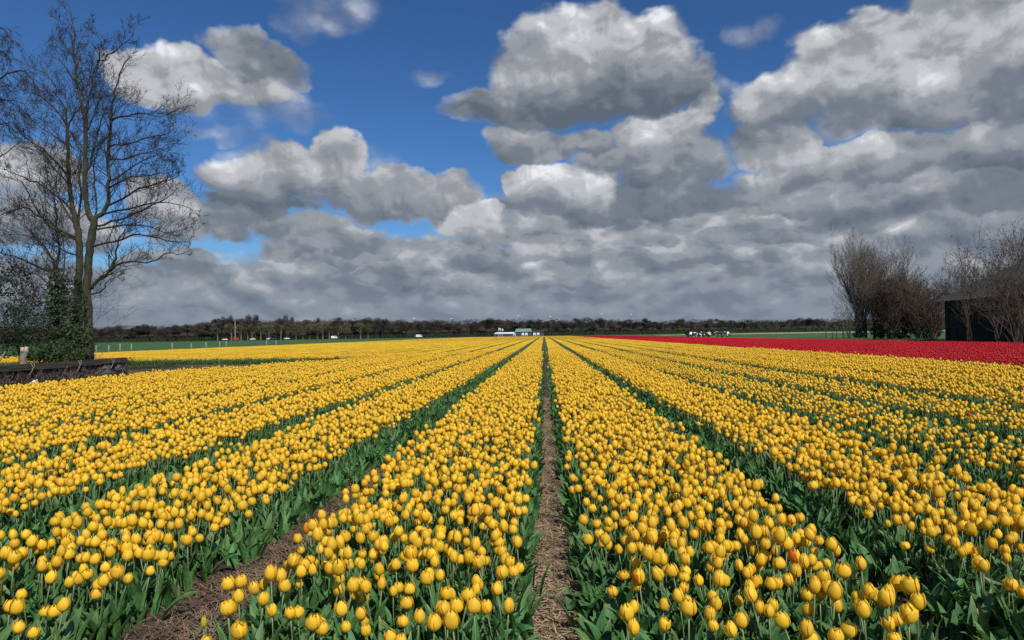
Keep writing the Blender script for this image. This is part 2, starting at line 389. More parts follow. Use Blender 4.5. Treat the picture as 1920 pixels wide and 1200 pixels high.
M['barkA'] = material('mossy_bark', (0.016, 0.014, 0.009), (0.042, 0.043, 0.015), 7, 0.9, 0.02, 22, stretch=(1, 1, 0.35))
M['barkB'] = material('dark_twig_bark', (0.016, 0.013, 0.010), (0.034, 0.028, 0.018), 4, 0.9)
M['barkgrey'] = material('grey_twig_bark', (0.075, 0.060, 0.050), (0.125, 0.105, 0.088), 2, 0.9)
M['barkbrown'] = material('brown_twig_bark', (0.045, 0.030, 0.020), (0.085, 0.058, 0.038), 2, 0.9)
M['ivy'] = material('ivy_leaf', (0.020, 0.052, 0.014), (0.055, 0.090, 0.026), 3, 0.62, spec=0.3, var=0.25, trans=0.12)
M['shrubleaf'] = material('shrub_leaf', (0.016, 0.034, 0.013), (0.032, 0.052, 0.020), 3, 0.7, spec=0.25, trans=0.1)
M['oldwood'] = material('weathered_board', (0.022, 0.018, 0.014), (0.060, 0.050, 0.040), 6, 0.85, 0.006, 40, stretch=(1, 0.15, 3))
M['stump'] = material('stump_bark', (0.13, 0.11, 0.085), (0.23, 0.20, 0.16), 6, 0.9, 0.02, 20)
M['cutwood'] = material('cut_wood', (0.30, 0.24, 0.16), (0.40, 0.33, 0.22), 8, 0.8)
M['stone'] = material('dark_stone', (0.09, 0.085, 0.09), (0.20, 0.19, 0.19), 7, 0.9, 0.01, 30)
M['deadstem'] = material('dead_stems', (0.05, 0.035, 0.035), (0.17, 0.13, 0.11), 2.5, 0.9)
M['white'] = material('white_plastic', (0.8, 0.8, 0.8), rough=0.4)
M['post'] = material('fence_post_wood', (0.20, 0.16, 0.11), (0.32, 0.27, 0.20), 5, 0.85)
M['wire'] = material('wire', (0.25, 0.25, 0.25), rough=0.5)
M['asphalt'] = material('asphalt', (0.17, 0.16, 0.155), (0.21, 0.20, 0.19), 0.3, 0.9)
M['barnwall'] = material('dark_green_cladding', (0.018, 0.021, 0.020), (0.030, 0.034, 0.031), 1.5, 0.95, spec=0.05)
M['barnroof'] = material('grey_roof_sheet', (0.020, 0.018, 0.017), (0.034, 0.031, 0.028), 1.2, 0.95, 0.01, 6)
M['pipe'] = material('grey_pipe', (0.34, 0.36, 0.38), rough=0.5)
M['teal'] = material('teal_roof', (0.13, 0.22, 0.20), (0.17, 0.26, 0.24), 0.3, 0.6)
M['shedwall'] = material('dark_shed_wall', (0.045, 0.04, 0.05), (0.065, 0.06, 0.07), 0.4, 0.8)
M['whitepaint'] = material('white_paint', (0.72, 0.73, 0.74), (0.62, 0.63, 0.65), 0.3, 0.6)
M['glass'] = material('dark_glass', (0.02, 0.025, 0.03), rough=0.1)
M['rubber'] = material('rubber', (0.015, 0.015, 0.015), rough=0.8)
M['carred'] = material('red_paint', (0.35, 0.04, 0.03), rough=0.3)
M['carblue'] = material('blue_paint', (0.03, 0.06, 0.15), rough=0.3)
M['fartree'] = material('far_bare_crown', (0.040, 0.033, 0.028), (0.070, 0.057, 0.045), 0.35, 0.95, var=0.28, spec=0.1)
M['fartree_green'] = material('far_budding_crown', (0.070, 0.068, 0.036), (0.105, 0.095, 0.055), 0.35, 0.95, var=0.22, spec=0.1)
M['fardark'] = material('far_evergreen_crown', (0.016, 0.026, 0.014), (0.030, 0.040, 0.022), 0.35, 0.95, var=0.2, spec=0.1)
M['fargrey'] = material('far_poplar_crown', (0.095, 0.080, 0.075), (0.135, 0.115, 0.105), 0.35, 0.95, var=0.12, spec=0.1)
M['paletrunk'] = material('pale_trunk', (0.13, 0.115, 0.09), (0.19, 0.17, 0.135), 0.5, 0.9)

# ------------------------------------------------------------------ the lie of the beds
P_, X0 = 1.80, 0.035             # bed pitch and centre of the straw path
FIELD_END = 400.0
RED0, RED1 = 14.75, 34.0
def field_mask(x, y):
    """True where yellow tulips stand"""
    near = (x < 14.05) & (x > -14.5) & (x > -14.5 + np.clip((y - 24.0) * 0.345, 0, 4.9))
    near &= y < 40.5
    near &= ~((x > -2.22) & (x < -1.50) & (y < 4.6) & (x > -2.15 + np.clip((y - 3.4) * .12, 0, .14)) & (x < -1.5))
    far_ = (y > 40.3) & (x > -45.2) & (x < 14.05)
    return near | far_

# ------------------------------------------------------------------ ground
def sheet(name, x0, x1, y0, y1, z, mat, nx=1, ny=1, fn=None, loc=None):
    vs_ = []; fs = []
    for j in range(ny + 1):
        for i in range(nx + 1):
            x = x0 + (x1 - x0) * i / nx; y = y0 + (y1 - y0) * j / ny
            vs_.append((x, y, z + (fn(x, y) if fn else 0)))
    for j in range(ny):
        for i in range(nx):
            a = j * (nx + 1) + i; fs.append((a, a + 1, a + nx + 2, a + nx + 1))
    o = mesh_obj(name, vs_, fs, mat, smooth=True)
    o['kind'] = 'structure'
    return o
from mathutils import noise as mn
sheet('ground', -3000, 3000, -300, 5000, -0.03, M['grass_far'])
sheet('verge_ground', -60, -9.2, -4, 40.4, -0.018, M['verge'])
sheet('meadow_left', -700, -45.5, 40.5, 545, -0.012, M['grass'])
sheet('meadow_right', 34.6, 500, 20, 470, -0.012, M['grass'])
def soil_h(x, y):
    n = mn.fractal(Vector((x * 3.1, y * 3.1, 0)), 1.0, 2.0, 4) * 0.018 + mn.fractal(Vector((x * 14, y * 14, 3)), 1.0, 2.0, 3) * 0.013
    k = (x - X0) / P_; k = abs(k - round(k))          # lower in the paths between beds
    return n - 0.035 * max(0.0, 1 - k / 0.16) ** 0.5
sheet('field_soil', -14.6, 14.4, -4, 2.0, 0.0, M['soil'], 58, 12)
sheet('field_soil_near', -5.2, 5.2, 2.0, 9.0, 0.0, M['soil'], 300, 210, soil_h)
sheet('field_soil_left', -14.6, -5.2, 2.0, 9.0, 0.0, M['soil'], 20, 14)
sheet('field_soil_right', 5.2, 14.4, 2.0, 9.0, 0.0, M['soil'], 20, 14)
sheet('field_soil_middle', -14.6, 14.4, 9.0, 40.4, 0.0, M['soil'], 4, 4)
sheet('field_soil_far', -45.4, 14.4, 40.4, FIELD_END + 2, 0.0, M['soil'], 4, 4)
sheet('field_soil_red', 14.4, 34.5, -4, FIELD_END + 2, 0.0, M['soil'], 4, 4)
sheet('grass_headland', -45.4, 34.5, FIELD_END + 2, 470, -0.008, M['grass'])
sheet('road_shoulder', -900, 900, 548, 566, 0.35, M['verge'])
sheet('road', -900, 900, 551, 560, 0.45, M['asphalt'])

# straw on the central path
def straw_field(name, n, xc, xw, y0, y1, mats, z=0.0, zs=0.03, lean=1.0):
    mb = MB()
    for i in range(n):
        u = random.random()
        y = y0 + (y1 - y0) * u ** 1.7
        x = xc + max(-1.6, min(1.6, random.gauss(0, 0.62))) * xw
        L = random.uniform(0.03, 0.13); a = random.gauss(0, 0.75) * lean
        dx, dy = math.cos(a) * L / 2, math.sin(a) * L / 2
        zz = z + abs(random.gauss(0, 1)) * zs * 0.5 - 0.012
        tz = random.gauss(0, 0.014); w = random.uniform(0.0012, 0.0032)
        nx, ny = -math.sin(a) * w, math.cos(a) * w
        b_ = random.gauss(0, 0.01)
        cx_, cy_ = x + random.gauss(0, 0.006), y + random.gauss(0, 0.006)
        pts = [(x - dx, y - dy, zz - tz), (cx_, cy_, zz + b_ + 0.004), (x + dx, y + dy, zz + tz)]
        vs_ = []
        for p in pts: vs_ += [(p[0] - nx, p[1] - ny, p[2]), (p[0] + nx, p[1] + ny, p[2] + 0.001)]
        mb.add(vs_, [(0, 1, 3, 2), (2, 3, 5, 4)], mi=0 if random.random() < 0.36 else 1)
    o = mb.build(name, mats)
    return tag(o, kind='stuff')
straw_field('straw_litter', 26000, X0 - 0.02, 0.17, 2.3, 16, [M['straw'], M['straw_dark']])
straw_field('straw_scatter', 5200, -1.90, 0.24, 2.5, 8, [M['straw_dark'], M['straw_dark']], lean=2)
straw_field('straw_tufts', 900, 1.80, 0.12, 2.6, 6, [M['straw'], M['straw_dark']], lean=2)
# pale shell grit in the soil
mb = MB()
for i in range(900):
    y = 2.4 + 6 * random.random() ** 1.6; k = random.choice((-1, -1, -1, 0, 1, -2))
    x = X0 + k * P_ + random.gauss(-0.04 if k == -1 else 0, 0.15); s_ = random.uniform(0.0015, 0.006)
    z = soil_h(x, y) + s_ * 0.5
    vs_ = [(x + s_ * random.uniform(-1, 1), y + s_ * random.uniform(-1, 1), z + s_ * random.uniform(-.6, .8)) for _ in range(4)]
    mb.add(vs_, [(0, 1, 2), (0, 2, 3), (0, 3, 1), (1, 3, 2)])
tag(mb.build('shell_grit', M['stone']), kind='stuff').data.materials[0] = M['cutwood']
# clods
mb = MB()
for i in range(5200):
    y = 2.4 + 7 * random.random() ** 1.5; k = random.choice((-1, -1, -1, 0, 1, -2, 2))
    x = X0 + k * P_ + random.gauss(-0.09 if k == -1 else 0, 0.19); s_ = 0.004 + 0.022 * random.random() ** 2.5
    z = soil_h(x, y) + s_ * 0.2
    ring = [(x + s_ * math.cos(a) * random.uniform(.7, 1.2), y + s_ * math.sin(a) * random.uniform(.7, 1.2), z - s_ * .3) for a in np.linspace(0, 5.2, 5)]
    mb.add(ring + [(x + random.gauss(0, s_ * .2), y, z + s_ * random.uniform(.3, .7))], [(i_, (i_ + 1) % 5, 5) for i_ in range(5)])
tag(mb.build('soil_clods', M['soil']), kind='stuff')

# ------------------------------------------------------------------ tulips
def petal_geo(R, H, phi, half, close, inner=0.0, lean=0.0, nu=5, nv=8, tip=0.55, seed=0):
    R *= 1.02; H *= 1.22; close = (close * .45 + .02) if inner else min(1.0, close * .95 + .10)
    r_ = random.Random(seed)
    vs_, uv, fs = [], [], []
    wob = r_.uniform(-0.06, 0.06)
    for j in range(nv):
        t = j / (nv - 1)
        # profile of the cup
        if t < 0.42: prof = 0.16 + 0.84 * math.sin(t / 0.42 * math.pi / 2) ** 0.62
        else: prof = 1 - (1 - close) * ((t - 0.42) / 0.58) ** (2.2 if inner else 1.9)
        r = R * prof * (1 - inner) + lean * R * t ** 2.2
        w = half * (math.sin(min(t * 2.2 + 0.35, math.pi / 2))) * (1 - max(0, (t - 0.5) / 0.5) ** 3.6 * .66)
        w = max(w, half * 0.2)
        for i in range(nu):
            s_ = -1 + 2 * i / (nu - 1)
            an = phi + s_ * w + wob * t
            rr = r * ((1 - 0.05 * s_ * s_) if inner else (1 + 0.035 * s_ * s_ * (1 - t) + 0.02 * abs(s_)) - 0.045 * (1 - abs(s_)) ** 2 * (1 if abs(s_) < .3 else 0) * t)
            z = H * (math.sin(t * math.pi / 2 * .94) * .12 + t * .88 - 0.11 * abs(s_) ** 1.8 * t ** 4) * (1 - 0.25 * max(0, lean) * t)
            if t < 0.1: z *= 0.8
            vs_.append((rr * math.cos(an), rr * math.sin(an), z)); uv.append((i / (nu - 1), t))
    for j in range(nv - 1):
        for i in range(nu - 1):
            a = j * nu + i; fs.append((a, a + 1, a + nu + 1, a + nu))
    return vs_, fs, uv
def leaf_geo(L, Wd, phi, start, lean, curl, nu=4, nv=7, twist=0.0, r0=0.008):
    """broad lance-shaped leaf, folded along the midrib, rising and bending outwards"""
    vs_, uv, fs = [], [], []
    an = start; p = Vector((r0, 0, 0)); step = L / (nv - 1)
    for j in range(nv):
        t = j / (nv - 1)
        w = Wd * (math.sin(math.pi * min(1, (t * 0.86 + 0.14)) ** 0.85)) ** 0.8 if t < 1 else 0.0006
        ang = start + (lean - start) * t + curl * t ** 3
        up = Vector((-math.sin(ang), 0, math.cos(ang)))    # leaf upper-face direction, outward lean
        dirv = Vector((math.sin(ang), 0, math.cos(ang)))
        nrm = Vector((-math.cos(ang), 0, math.sin(ang)))
        tw = twist * t
        for i in range(nu):
            s_ = -1 + 2 * i / (nu - 1)
            side = Vector((0, math.cos(tw), 0)) + nrm * math.sin(tw)
            q = p + side * (s_ * w) + nrm * (abs(s_) ** 1.5 * w * 0.55 * (1 - 0.5 * t))
            vs_.append(q); uv.append((i / (nu - 1), t))
        p = p + dirv * step
    for j in range(nv - 1):
        for i in range(nu - 1):
            a = j * nu + i; fs.append((a, a + 1, a + nu + 1, a + nu))
    c, s2 = math.cos(phi), math.sin(phi)
    vs_ = [(v.x * c - v.y * s2, v.x * s2 + v.y * c, v.z) for v in vs_]
    return vs_, fs, uv
BLOOMS = [  # R, H, close, openness
    dict(R=.0245, H=.056, close=.30, lean=0), dict(R=.0265, H=.054, close=.36, lean=0), dict(R=.0225, H=.059, close=.24, lean=0),
    dict(R=.0285, H=.053, close=.48, lean=0), dict(R=.0255, H=.058, close=.34, lean=.5), dict(R=.0300, H=.056, close=.62, lean=.10),
    dict(R=.0235, H=.052, close=.32, lean=0), dict(R=.0270, H=.060, close=.42, lean=.25),
]
def bloom_petals(i):
    b = BLOOMS[i]; r_ = random.Random(100 + i); res = []
    ph0 = r_.uniform(0, 6.28)
    for k in range(3):                                       # inner three first
        res.append(petal_geo(b['R'], b['H'] * r_.uniform(.95, 1.0), ph0 + math.pi / 3 + k * 2.094 + r_.uniform(-.1, .1), 1.02,
                             b['close'] * r_.uniform(.8, 1.0), inner=0.09, seed=i * 10 + k))
    for k in range(3):
        ln = b['lean'] * (1.0 if k == 0 else 0.1) + r_.uniform(0, .05)
        res.append(petal_geo(b['R'] * 1.02, b['H'] * r_.uniform(.96, 1.05), ph0 + k * 2.094 + r_.uniform(-.12, .12), 0.92,
                             b['close'] * r_.uniform(.95, 1.12), lean=ln, seed=i * 10 + k + 5))
    return res
def stem_pts(H, bend, ph):
    return [(bend * t * t * math.cos(ph), bend * t * t * math.sin(ph), H * t) for t in (0, .35, .7, 1.0)]
NV = 8
def leafset(i):
    r_ = random.Random(300 + i); n = (3, 3, 4, 3, 3, 4, 3, 3)[i % 8]; res = []
    ph0 = r_.uniform(0, 6.28)
    for k in range(n):
        res.append(leaf_geo(r_.uniform(.17, .27), r_.uniform(.018, .032), ph0 + k * 2.2 + r_.uniform(-.5, .5), r_.uniform(.05, .2),
                            r_.uniform(.2, .75), r_.uniform(0, .7), twist=r_.uniform(-.8, .8)))
    return res
VAR = []
for i in range(NV):
    r_ = random.Random(500 + i)
    VAR.append(dict(H=r_.uniform(.275, .315), bend=r_.uniform(0, .035), ph=r_.uniform(0, 6.28)))
def bloom_matrix(v):
    top = Vector(stem_pts(v['H'], v['bend'], v['ph'])[-1])
    t = v['bend'] * 2 / v['H'] * 0.8
    return Matrix.Translation(top) @ Matrix.Rotation(t, 4, Vector((-math.sin(v['ph']), math.cos(v['ph']), 0)))
def xf(mat, vs_): return [tuple(mat @ Vector(v)) for v in vs_]
proto = []
def proto_obj(name, mb, mats):
    o = bpy.data.objects.new(name, make_mesh(name, mb.v, mb.f, mats, mb.uv, True))
    o.data.polygons.foreach_set('material_index', mb.mi)
    return o
def whole_tulip(i, petal_mat, name, coarse=False):
    v = VAR[i]; mb = MB(); bm_ = bloom_matrix(v)
    for (a, f, u) in bloom_petals(i): mb.add(xf(bm_, a), f, u, 0)
    mb.tube(stem_pts(v['H'], v['bend'], v['ph']), [.0042, .0036, .0032, .0034], 5, 1)
    for (a, f, u) in leafset(i): mb.add(a, f, u, 2)
    return proto_obj(name, mb, [petal_mat, M['stem'], M['leaf']])
def tuft(i, name):
    r_ = random.Random(800 + i); mb = MB()
    for k in range(7):
        g_ = leaf_geo(r_.uniform(.15, .27), r_.uniform(.018, .034), r_.uniform(0, 6.28), r_.uniform(.1, .4), r_.uniform(.3, 1.1),
                      r_.uniform(.0, .9), twist=r_.uniform(-.9, .9))
        dx, dy = r_.gauss(0, .035), r_.gauss(0, .035)
        mb.add([(a[0] + dx, a[1] + dy, a[2]) for a in g_[0]], g_[1], g_[2], 0)
    return proto_obj(name, mb, [M['leaf']])
def tile(name, petal_mat, dens, seed):
    """a 3 m stretch of bed for the distance: blooms over dark leaves"""
    r_ = random.Random(seed); mb = MB(); Lh, Wh = 1.5, 0.78
    nx, ny = 8, 14; vs_ = []; fs = []
    for j in range(ny + 1):
        for i in range(nx + 1):
            e_ = i in (0, nx)
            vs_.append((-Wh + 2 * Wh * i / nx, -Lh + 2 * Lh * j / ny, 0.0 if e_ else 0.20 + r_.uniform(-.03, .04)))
    for j in range(ny):
        for i in range(nx):
            a = j * (nx + 1) + i; fs.append((a, a + 1, a + nx + 2, a + nx + 1))
    mb.add(vs_, fs, None, 1)
    for s_ in (-1, 1):                                      # end faces
        y = s_ * Lh
        mb.add([(-Wh, y, 0), (Wh, y, 0), (Wh * .95, y * 0.99, .2), (-Wh * .95, y * 0.99, .2)], [(0, 1, 2, 3)], None, 1)
    for i in range(int(dens * 4 * Lh * Wh * 0.92)):
        x, y, z = r_.uniform(-.65, .65), r_.uniform(-Lh, Lh), r_.uniform(.255, .315)
        R, H = r_.uniform(.024, .031), r_.uniform(.052, .064)
        rot = r_.uniform(0, 1)
        ring = [(x + R * math.cos(a + rot), y + R * math.sin(a + rot), z + H * .42) for a in (0, 1.257, 2.513, 3.77, 5.027)]
        mb.add([(x, y, z)] + ring + [(x, y, z + H)], [(0, 1 + (k + 1) % 5, 1 + k) for k in range(5)] + [(6, 1 + k, 1 + (k + 1) % 5) for k in range(5)],
               [(r_.uniform(.3, .7), .3)] + [(r_.random(), .6)] * 5 + [(.5, .9)], 0)
    for i in range(160):
        x, y = r_.choice((-1, 1)) * r_.uniform(.66, .84), r_.uniform(-Lh, Lh)
        mb.add([(x - .015, y, 0.02), (x + .015, y + .01, 0.02), (x + r_.gauss(0, .05), y + r_.gauss(0, .05), r_.uniform(.15, .26))], [(0, 1, 2)], None, 1)
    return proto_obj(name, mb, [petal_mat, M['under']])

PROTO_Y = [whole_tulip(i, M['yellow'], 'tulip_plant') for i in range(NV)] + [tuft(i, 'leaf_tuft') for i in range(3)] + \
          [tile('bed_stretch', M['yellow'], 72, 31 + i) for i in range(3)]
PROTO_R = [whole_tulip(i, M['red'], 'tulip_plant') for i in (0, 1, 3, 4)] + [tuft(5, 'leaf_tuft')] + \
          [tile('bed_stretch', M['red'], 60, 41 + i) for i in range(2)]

def scatter(name, pts, rots, scls, idx, protos):
    """one object whose geometry nodes place the plants on its points"""
    me = bpy.data.meshes.new(name); n = len(pts)
    me.vertices.add(n); me.vertices.foreach_set('co', np.asarray(pts, np.float32).ravel())
    a = me.attributes.new('rot', 'FLOAT_VECTOR', 'POINT'); a.data.foreach_set('vector', np.asarray(rots, np.float32).ravel())
    a = me.attributes.new('scl', 'FLOAT_VECTOR', 'POINT'); a.data.foreach_set('vector', np.asarray(scls, np.float32).ravel())
    a = me.attributes.new('variant', 'INT', 'POINT'); a.data.foreach_set('value', np.asarray(idx, np.int32))
    o = bpy.data.objects.new(name, me); link(o)
    ng = bpy.data.node_groups.new(name, 'GeometryNodeTree')
    ng.interface.new_socket('Geometry', in_out='INPUT', socket_type='NodeSocketGeometry')
    ng.interface.new_socket('Geometry', in_out='OUTPUT', socket_type='NodeSocketGeometry')
    N, Lk = ng.nodes, ng.links
    gi, go = N.new('NodeGroupInput'), N.new('NodeGroupOutput')
    join = N.new('GeometryNodeJoinGeometry')
    def attr(nm, ty):
        q = N.new('GeometryNodeInputNamedAttribute'); q.data_type = ty; q.inputs['Name'].default_value = nm; return q.outputs['Attribute']
    rot, scl, var = attr('rot', 'FLOAT_VECTOR'), attr('scl', 'FLOAT_VECTOR'), attr('variant', 'INT')
    for k, pr in enumerate(protos):
        cmp_ = N.new('FunctionNodeCompare'); cmp_.data_type = 'INT'; cmp_.operation = 'EQUAL'
        Lk.new(var, cmp_.inputs[2]); cmp_.inputs[3].default_value = k
        iop = N.new('GeometryNodeInstanceOnPoints'); oi = N.new('GeometryNodeObjectInfo')
        oi.inputs['Object'].default_value = pr; oi.inputs['As Instance'].default_value = True
        Lk.new(gi.outputs[0], iop.inputs['Points']); Lk.new(cmp_.outputs[0], iop.inputs['Selection'])
        Lk.new(oi.outputs['Geometry'], iop.inputs['Instance']); Lk.new(rot, iop.inputs['Rotation']); Lk.new(scl, iop.inputs['Scale'])
        Lk.new(iop.outputs[0], join.inputs[0])
    Lk.new(join.outputs[0], go.inputs[0])
    md = o.modifiers.new('plants', 'NODES'); md.node_group = ng
    o['kind'] = 'stuff'
    return o

Rinv = np.array(R3.transposed())
def project(p):
    q = (np.asarray(p) - np.array(CAM)) @ np.array(R3)       # world -> camera
    z = -q[:, 2]
    return 960 + F * q[:, 0] / z, 600 - F * q[:, 1] / z, z
def in_view(p, mx=260, my=200):
    x, y, z = project(p)
    return (z > 0.3) & (x > -mx) & (x < 1920 + mx) & (y < 1200 + my)

def bed_points(k_lo, k_hi, y0, y1, dens_fn, mask_fn, jit=0.5, seed=1):
    r_ = np.random.default_rng(seed); PX, PY, PB = [], [], []
    for k in range(k_lo, k_hi):
        # bed k lies between path k and path k+1
        l = X0 + k * P_ + (0.27 if k != 0 else 0.24); r = X0 + (k + 1) * P_ - (0.27 if k != -1 else 0.20)
        if k == -2: r -= 0.08
        if k == -1: l += 0.03
        dn = dens_fn(k)
        st = 1 / math.sqrt(dn)
        nx_ = max(1, int(round((r - l) / st))); sx = (r - l) / nx_
        ny_ = int((y1 - y0) / st)
        gx, gy = np.meshgrid(l + (np.arange(nx_) + 0.5) * sx, y0 + (np.arange(ny_) + .5) * st)
        gx = gx + r_.normal(0, 0.38, gx.shape) * sx; gy = gy + r_.normal(0, 0.45, gy.shape) * st
        PX.append(gx.ravel()); PY.append(gy.ravel()); PB.append(np.full(gx.size, k))
    x, y, b = np.concatenate(PX), np.concatenate(PY), np.concatenate(PB)
    ok = mask_fn(x, y); x, y, b = x[ok], y[ok], b[ok]
    ok = in_view(np.stack([x, y, np.full_like(x, .3)], 1)); return x[ok], y[ok], b[ok], r_
def ydens(k): return {2: 66, 3: 72, 4: 84}.get(k, 124)
NEAR_END = 46.0
x, y, b, r_ = bed_points(-25, 8, 2.35, NEAR_END, ydens, field_mask)
n = len(x)
# thinner patches here and there, and towards the row ends at the front
thin = np.array([mn.fractal(Vector((xx * 1.3, yy * 0.8, 5)), 1.0, 2.0, 2) for xx, yy in zip(x, y)])
front = np.clip((y - 2.5) / 1.5, 0, 1)
keep = r_.random(n) < np.clip(1.0 - np.clip(thin - 0.25, 0, 1) * 0.9, .3, 1) * (0.30 + 0.70 * front)
sparse = (b == 2) | (b == 3)
bare = ~keep                                             # plants without a flower: leaves only
cl = np.where(sparse, .86, 1.0)
s0 = np.clip(r_.normal(.98, .09, n), .74, 1.22) * cl
sh_ = s0 * np.clip(r_.normal(1.0, .07, n), .82, 1.2)
rots = np.stack([r_.normal(0, .12, n), r_.normal(0, .12, n), r_.uniform(0, 6.283, n)], 1)
var = r_.choice(NV, n, p=[.18, .15, .14, .12, .09, .09, .13, .10])
z = np.zeros(n)
pts = np.stack([x, y, z - .01], 1)
bl = pts + np.array([0, 0, .32])
bx, by, bz = project(bl)
inside = (bx > -8) & (bx < 1928) & (by > 0) & (by < 1215)
order = np.argsort(np.where(inside & keep, y, 1e9))
indiv = order[:288]
isind = np.zeros(n, bool); isind[indiv] = True
var_s = np.where(bare, NV + r_.integers(0, 3, n), var)
sel_ = ~isind
P_all = [pts[sel_]]; R_all = [rots[sel_]]; S_all = [np.stack([s0, s0, sh_], 1)[sel_]]; I_all = [var_s[sel_]]
# leaf tufts along the bed edges, arching over the paths
for k in range(-26, 9):
    for side in (-1, 1):
        xe = X0 + k * P_ + side * 0.17
        if k == -1: xe = X0 + k * P_ + (0.25 if side > 0 else -0.28)
        if k == 0: xe = X0 + (0.20 if side > 0 else -0.185)
        yy = np.arange(2.3, NEAR_END, 0.085); m_ = len(yy)
        xx = xe + r_.normal(0, .022, m_); yy = yy + r_.normal(0, .03, m_)
        ok = field_mask(xx, yy) & in_view(np.stack([xx, yy, np.full(m_, .2)], 1))
        xx, yy = xx[ok], yy[ok]; m_ = len(xx)
        P_all.append(np.stack([xx, yy, np.full(m_, -.01)], 1))
        ry = side * -1
        R_all.append(np.stack([r_.normal(0, .12, m_), r_.normal(-0.12 * side, .12, m_), r_.uniform(0, 6.283, m_)], 1))
        ss = r_.uniform(.68, 1.0, m_); S_all.append(np.stack([ss, ss, ss], 1)); I_all.append(NV + r_.integers(0, 3, m_))
for k, off in ((-1, -.12), (-2, -.05), (-2, .05), (1, 0.08), (1, -.08), (2, 0.0), (3, 0.0), (-3, 0)):
    yy = np.arange(2.6 if off < -.2 else 5.6, NEAR_END, 0.11); m_ = len(yy)
    xx = X0 + k * P_ + off + r_.normal(0, .03, m_); ok = field_mask(xx, yy) & in_view(np.stack([xx, yy, np.full(m_, .2)], 1))
    ok &= r_.random(m_) < np.clip((yy - 6) / 5, 0, .85)
    xx, yy = xx[ok], yy[ok]; m_ = len(xx)
    P_all.append(np.stack([xx, yy, np.full(m_, -.03)], 1)); R_all.append(np.stack([r_.normal(0, .15, m_), r_.normal(0, .15, m_), r_.uniform(0, 6.28, m_)], 1))
    ss = r_.uniform(.6, .95, m_); S_all.append(np.stack([ss, ss, ss], 1)); I_all.append(NV + r_.integers(0, 3, m_))
# leaves filling the front of the beds
m_ = 900
xx = r_.uniform(-3.6, 3.6, m_); yy = r_.uniform(2.2, 4.6, m_)
kk = (xx - X0) / P_; kk = np.abs(kk - np.round(kk)) * P_
ok = (kk > 0.27) & ~((xx < -1.5) & (xx > -2.24)); xx, yy = xx[ok], yy[ok]; m_ = len(xx)
P_all.append(np.stack([xx, yy, np.full(m_, -.01)], 1)); R_all.append(np.stack([r_.normal(0, .1, m_), r_.normal(0, .1, m_), r_.uniform(0, 6.28, m_)], 1))
ss = r_.uniform(.8, 1.1, m_); S_all.append(np.stack([ss, ss, ss], 1)); I_all.append(NV + r_.integers(0, 3, m_))
# the distance: stretches of bed
def tiles(k_lo, k_hi, y0, end, xoff, base, nvar, mask, r_):
    pp, rr, ss, ii = [], [], [], []
    for k in range(k_lo, k_hi):
        xc = xoff + (k + .5) * P_; y = y0
        while y < end:
            L = 1.0 if y < 140 else 3.0
            yc = y + 1.5 * L
            if mask(xc, yc):
                pp.append((xc, yc, 0)); rr.append((0, 0, random.choice((0, math.pi)))); ss.append((.98, L, random.uniform(.95, 1.05))); ii.append(base + random.randrange(nvar))
            y += 3.0 * L
    pp = np.array(pp); ok = in_view(pp, 100, 100)
    return pp[ok], np.array(rr)[ok], np.array(ss)[ok], np.array(ii)[ok]
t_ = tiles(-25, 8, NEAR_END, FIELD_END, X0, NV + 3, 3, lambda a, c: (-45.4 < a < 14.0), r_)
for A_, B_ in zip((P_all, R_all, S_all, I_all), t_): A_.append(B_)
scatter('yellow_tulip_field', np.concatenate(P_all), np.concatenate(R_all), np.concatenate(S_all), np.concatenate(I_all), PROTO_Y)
print('yellow instances', sum(len(a) for a in P_all), 'kept', keep.sum())
# red field
RN = 60.0
Xr = RED0 - 0.19
PX = []; r2 = np.random.default_rng(5)
def red_pts():
    xs, ys = [], []
    for k in range(11):
        l = Xr + k * 1.8 + .2; r = Xr + (k + 1) * 1.8 - .16; st = .128
        gx, gy = np.meshgrid(np.arange(l, r, st), np.arange(12, RN, st))
        gx = gx + r2.normal(0, .05, gx.shape); gy = gy + r2.normal(0, .05, gy.shape); xs.append(gx.ravel()); ys.append(gy.ravel())
    return np.concatenate(xs), np.concatenate(ys)
x2, y2 = red_pts(); ok = in_view(np.stack([x2, y2, np.full_like(x2, .3)], 1), 60, 50); x2, y2 = x2[ok], y2[ok]; n2_ = len(x2)
P2 = [np.stack([x2, y2, np.zeros(n2_)], 1)]; R2 = [np.stack([r2.normal(0, .09, n2_), r2.normal(0, .09, n2_), r2.uniform(0, 6.28, n2_)], 1)]
s2_ = np.clip(r2.normal(.98, .1, n2_), .7, 1.3); S2 = [np.stack([s2_] * 3, 1)]; I2 = [np.where(r2.random(n2_) < .24, 4, r2.integers(0, 4, n2_))]
t_ = tiles(0, 11, RN, FIELD_END, Xr, 5, 2, lambda a, c: True, r2)
for A_, B_ in zip((P2, R2, S2, I2), t_): A_.append(B_)
scatter('red_tulip_field', np.concatenate(P2), np.concatenate(R2), np.concatenate(S2), np.concatenate(I2), PROTO_R)
print('red instances', n2_ + len(t_[0]))

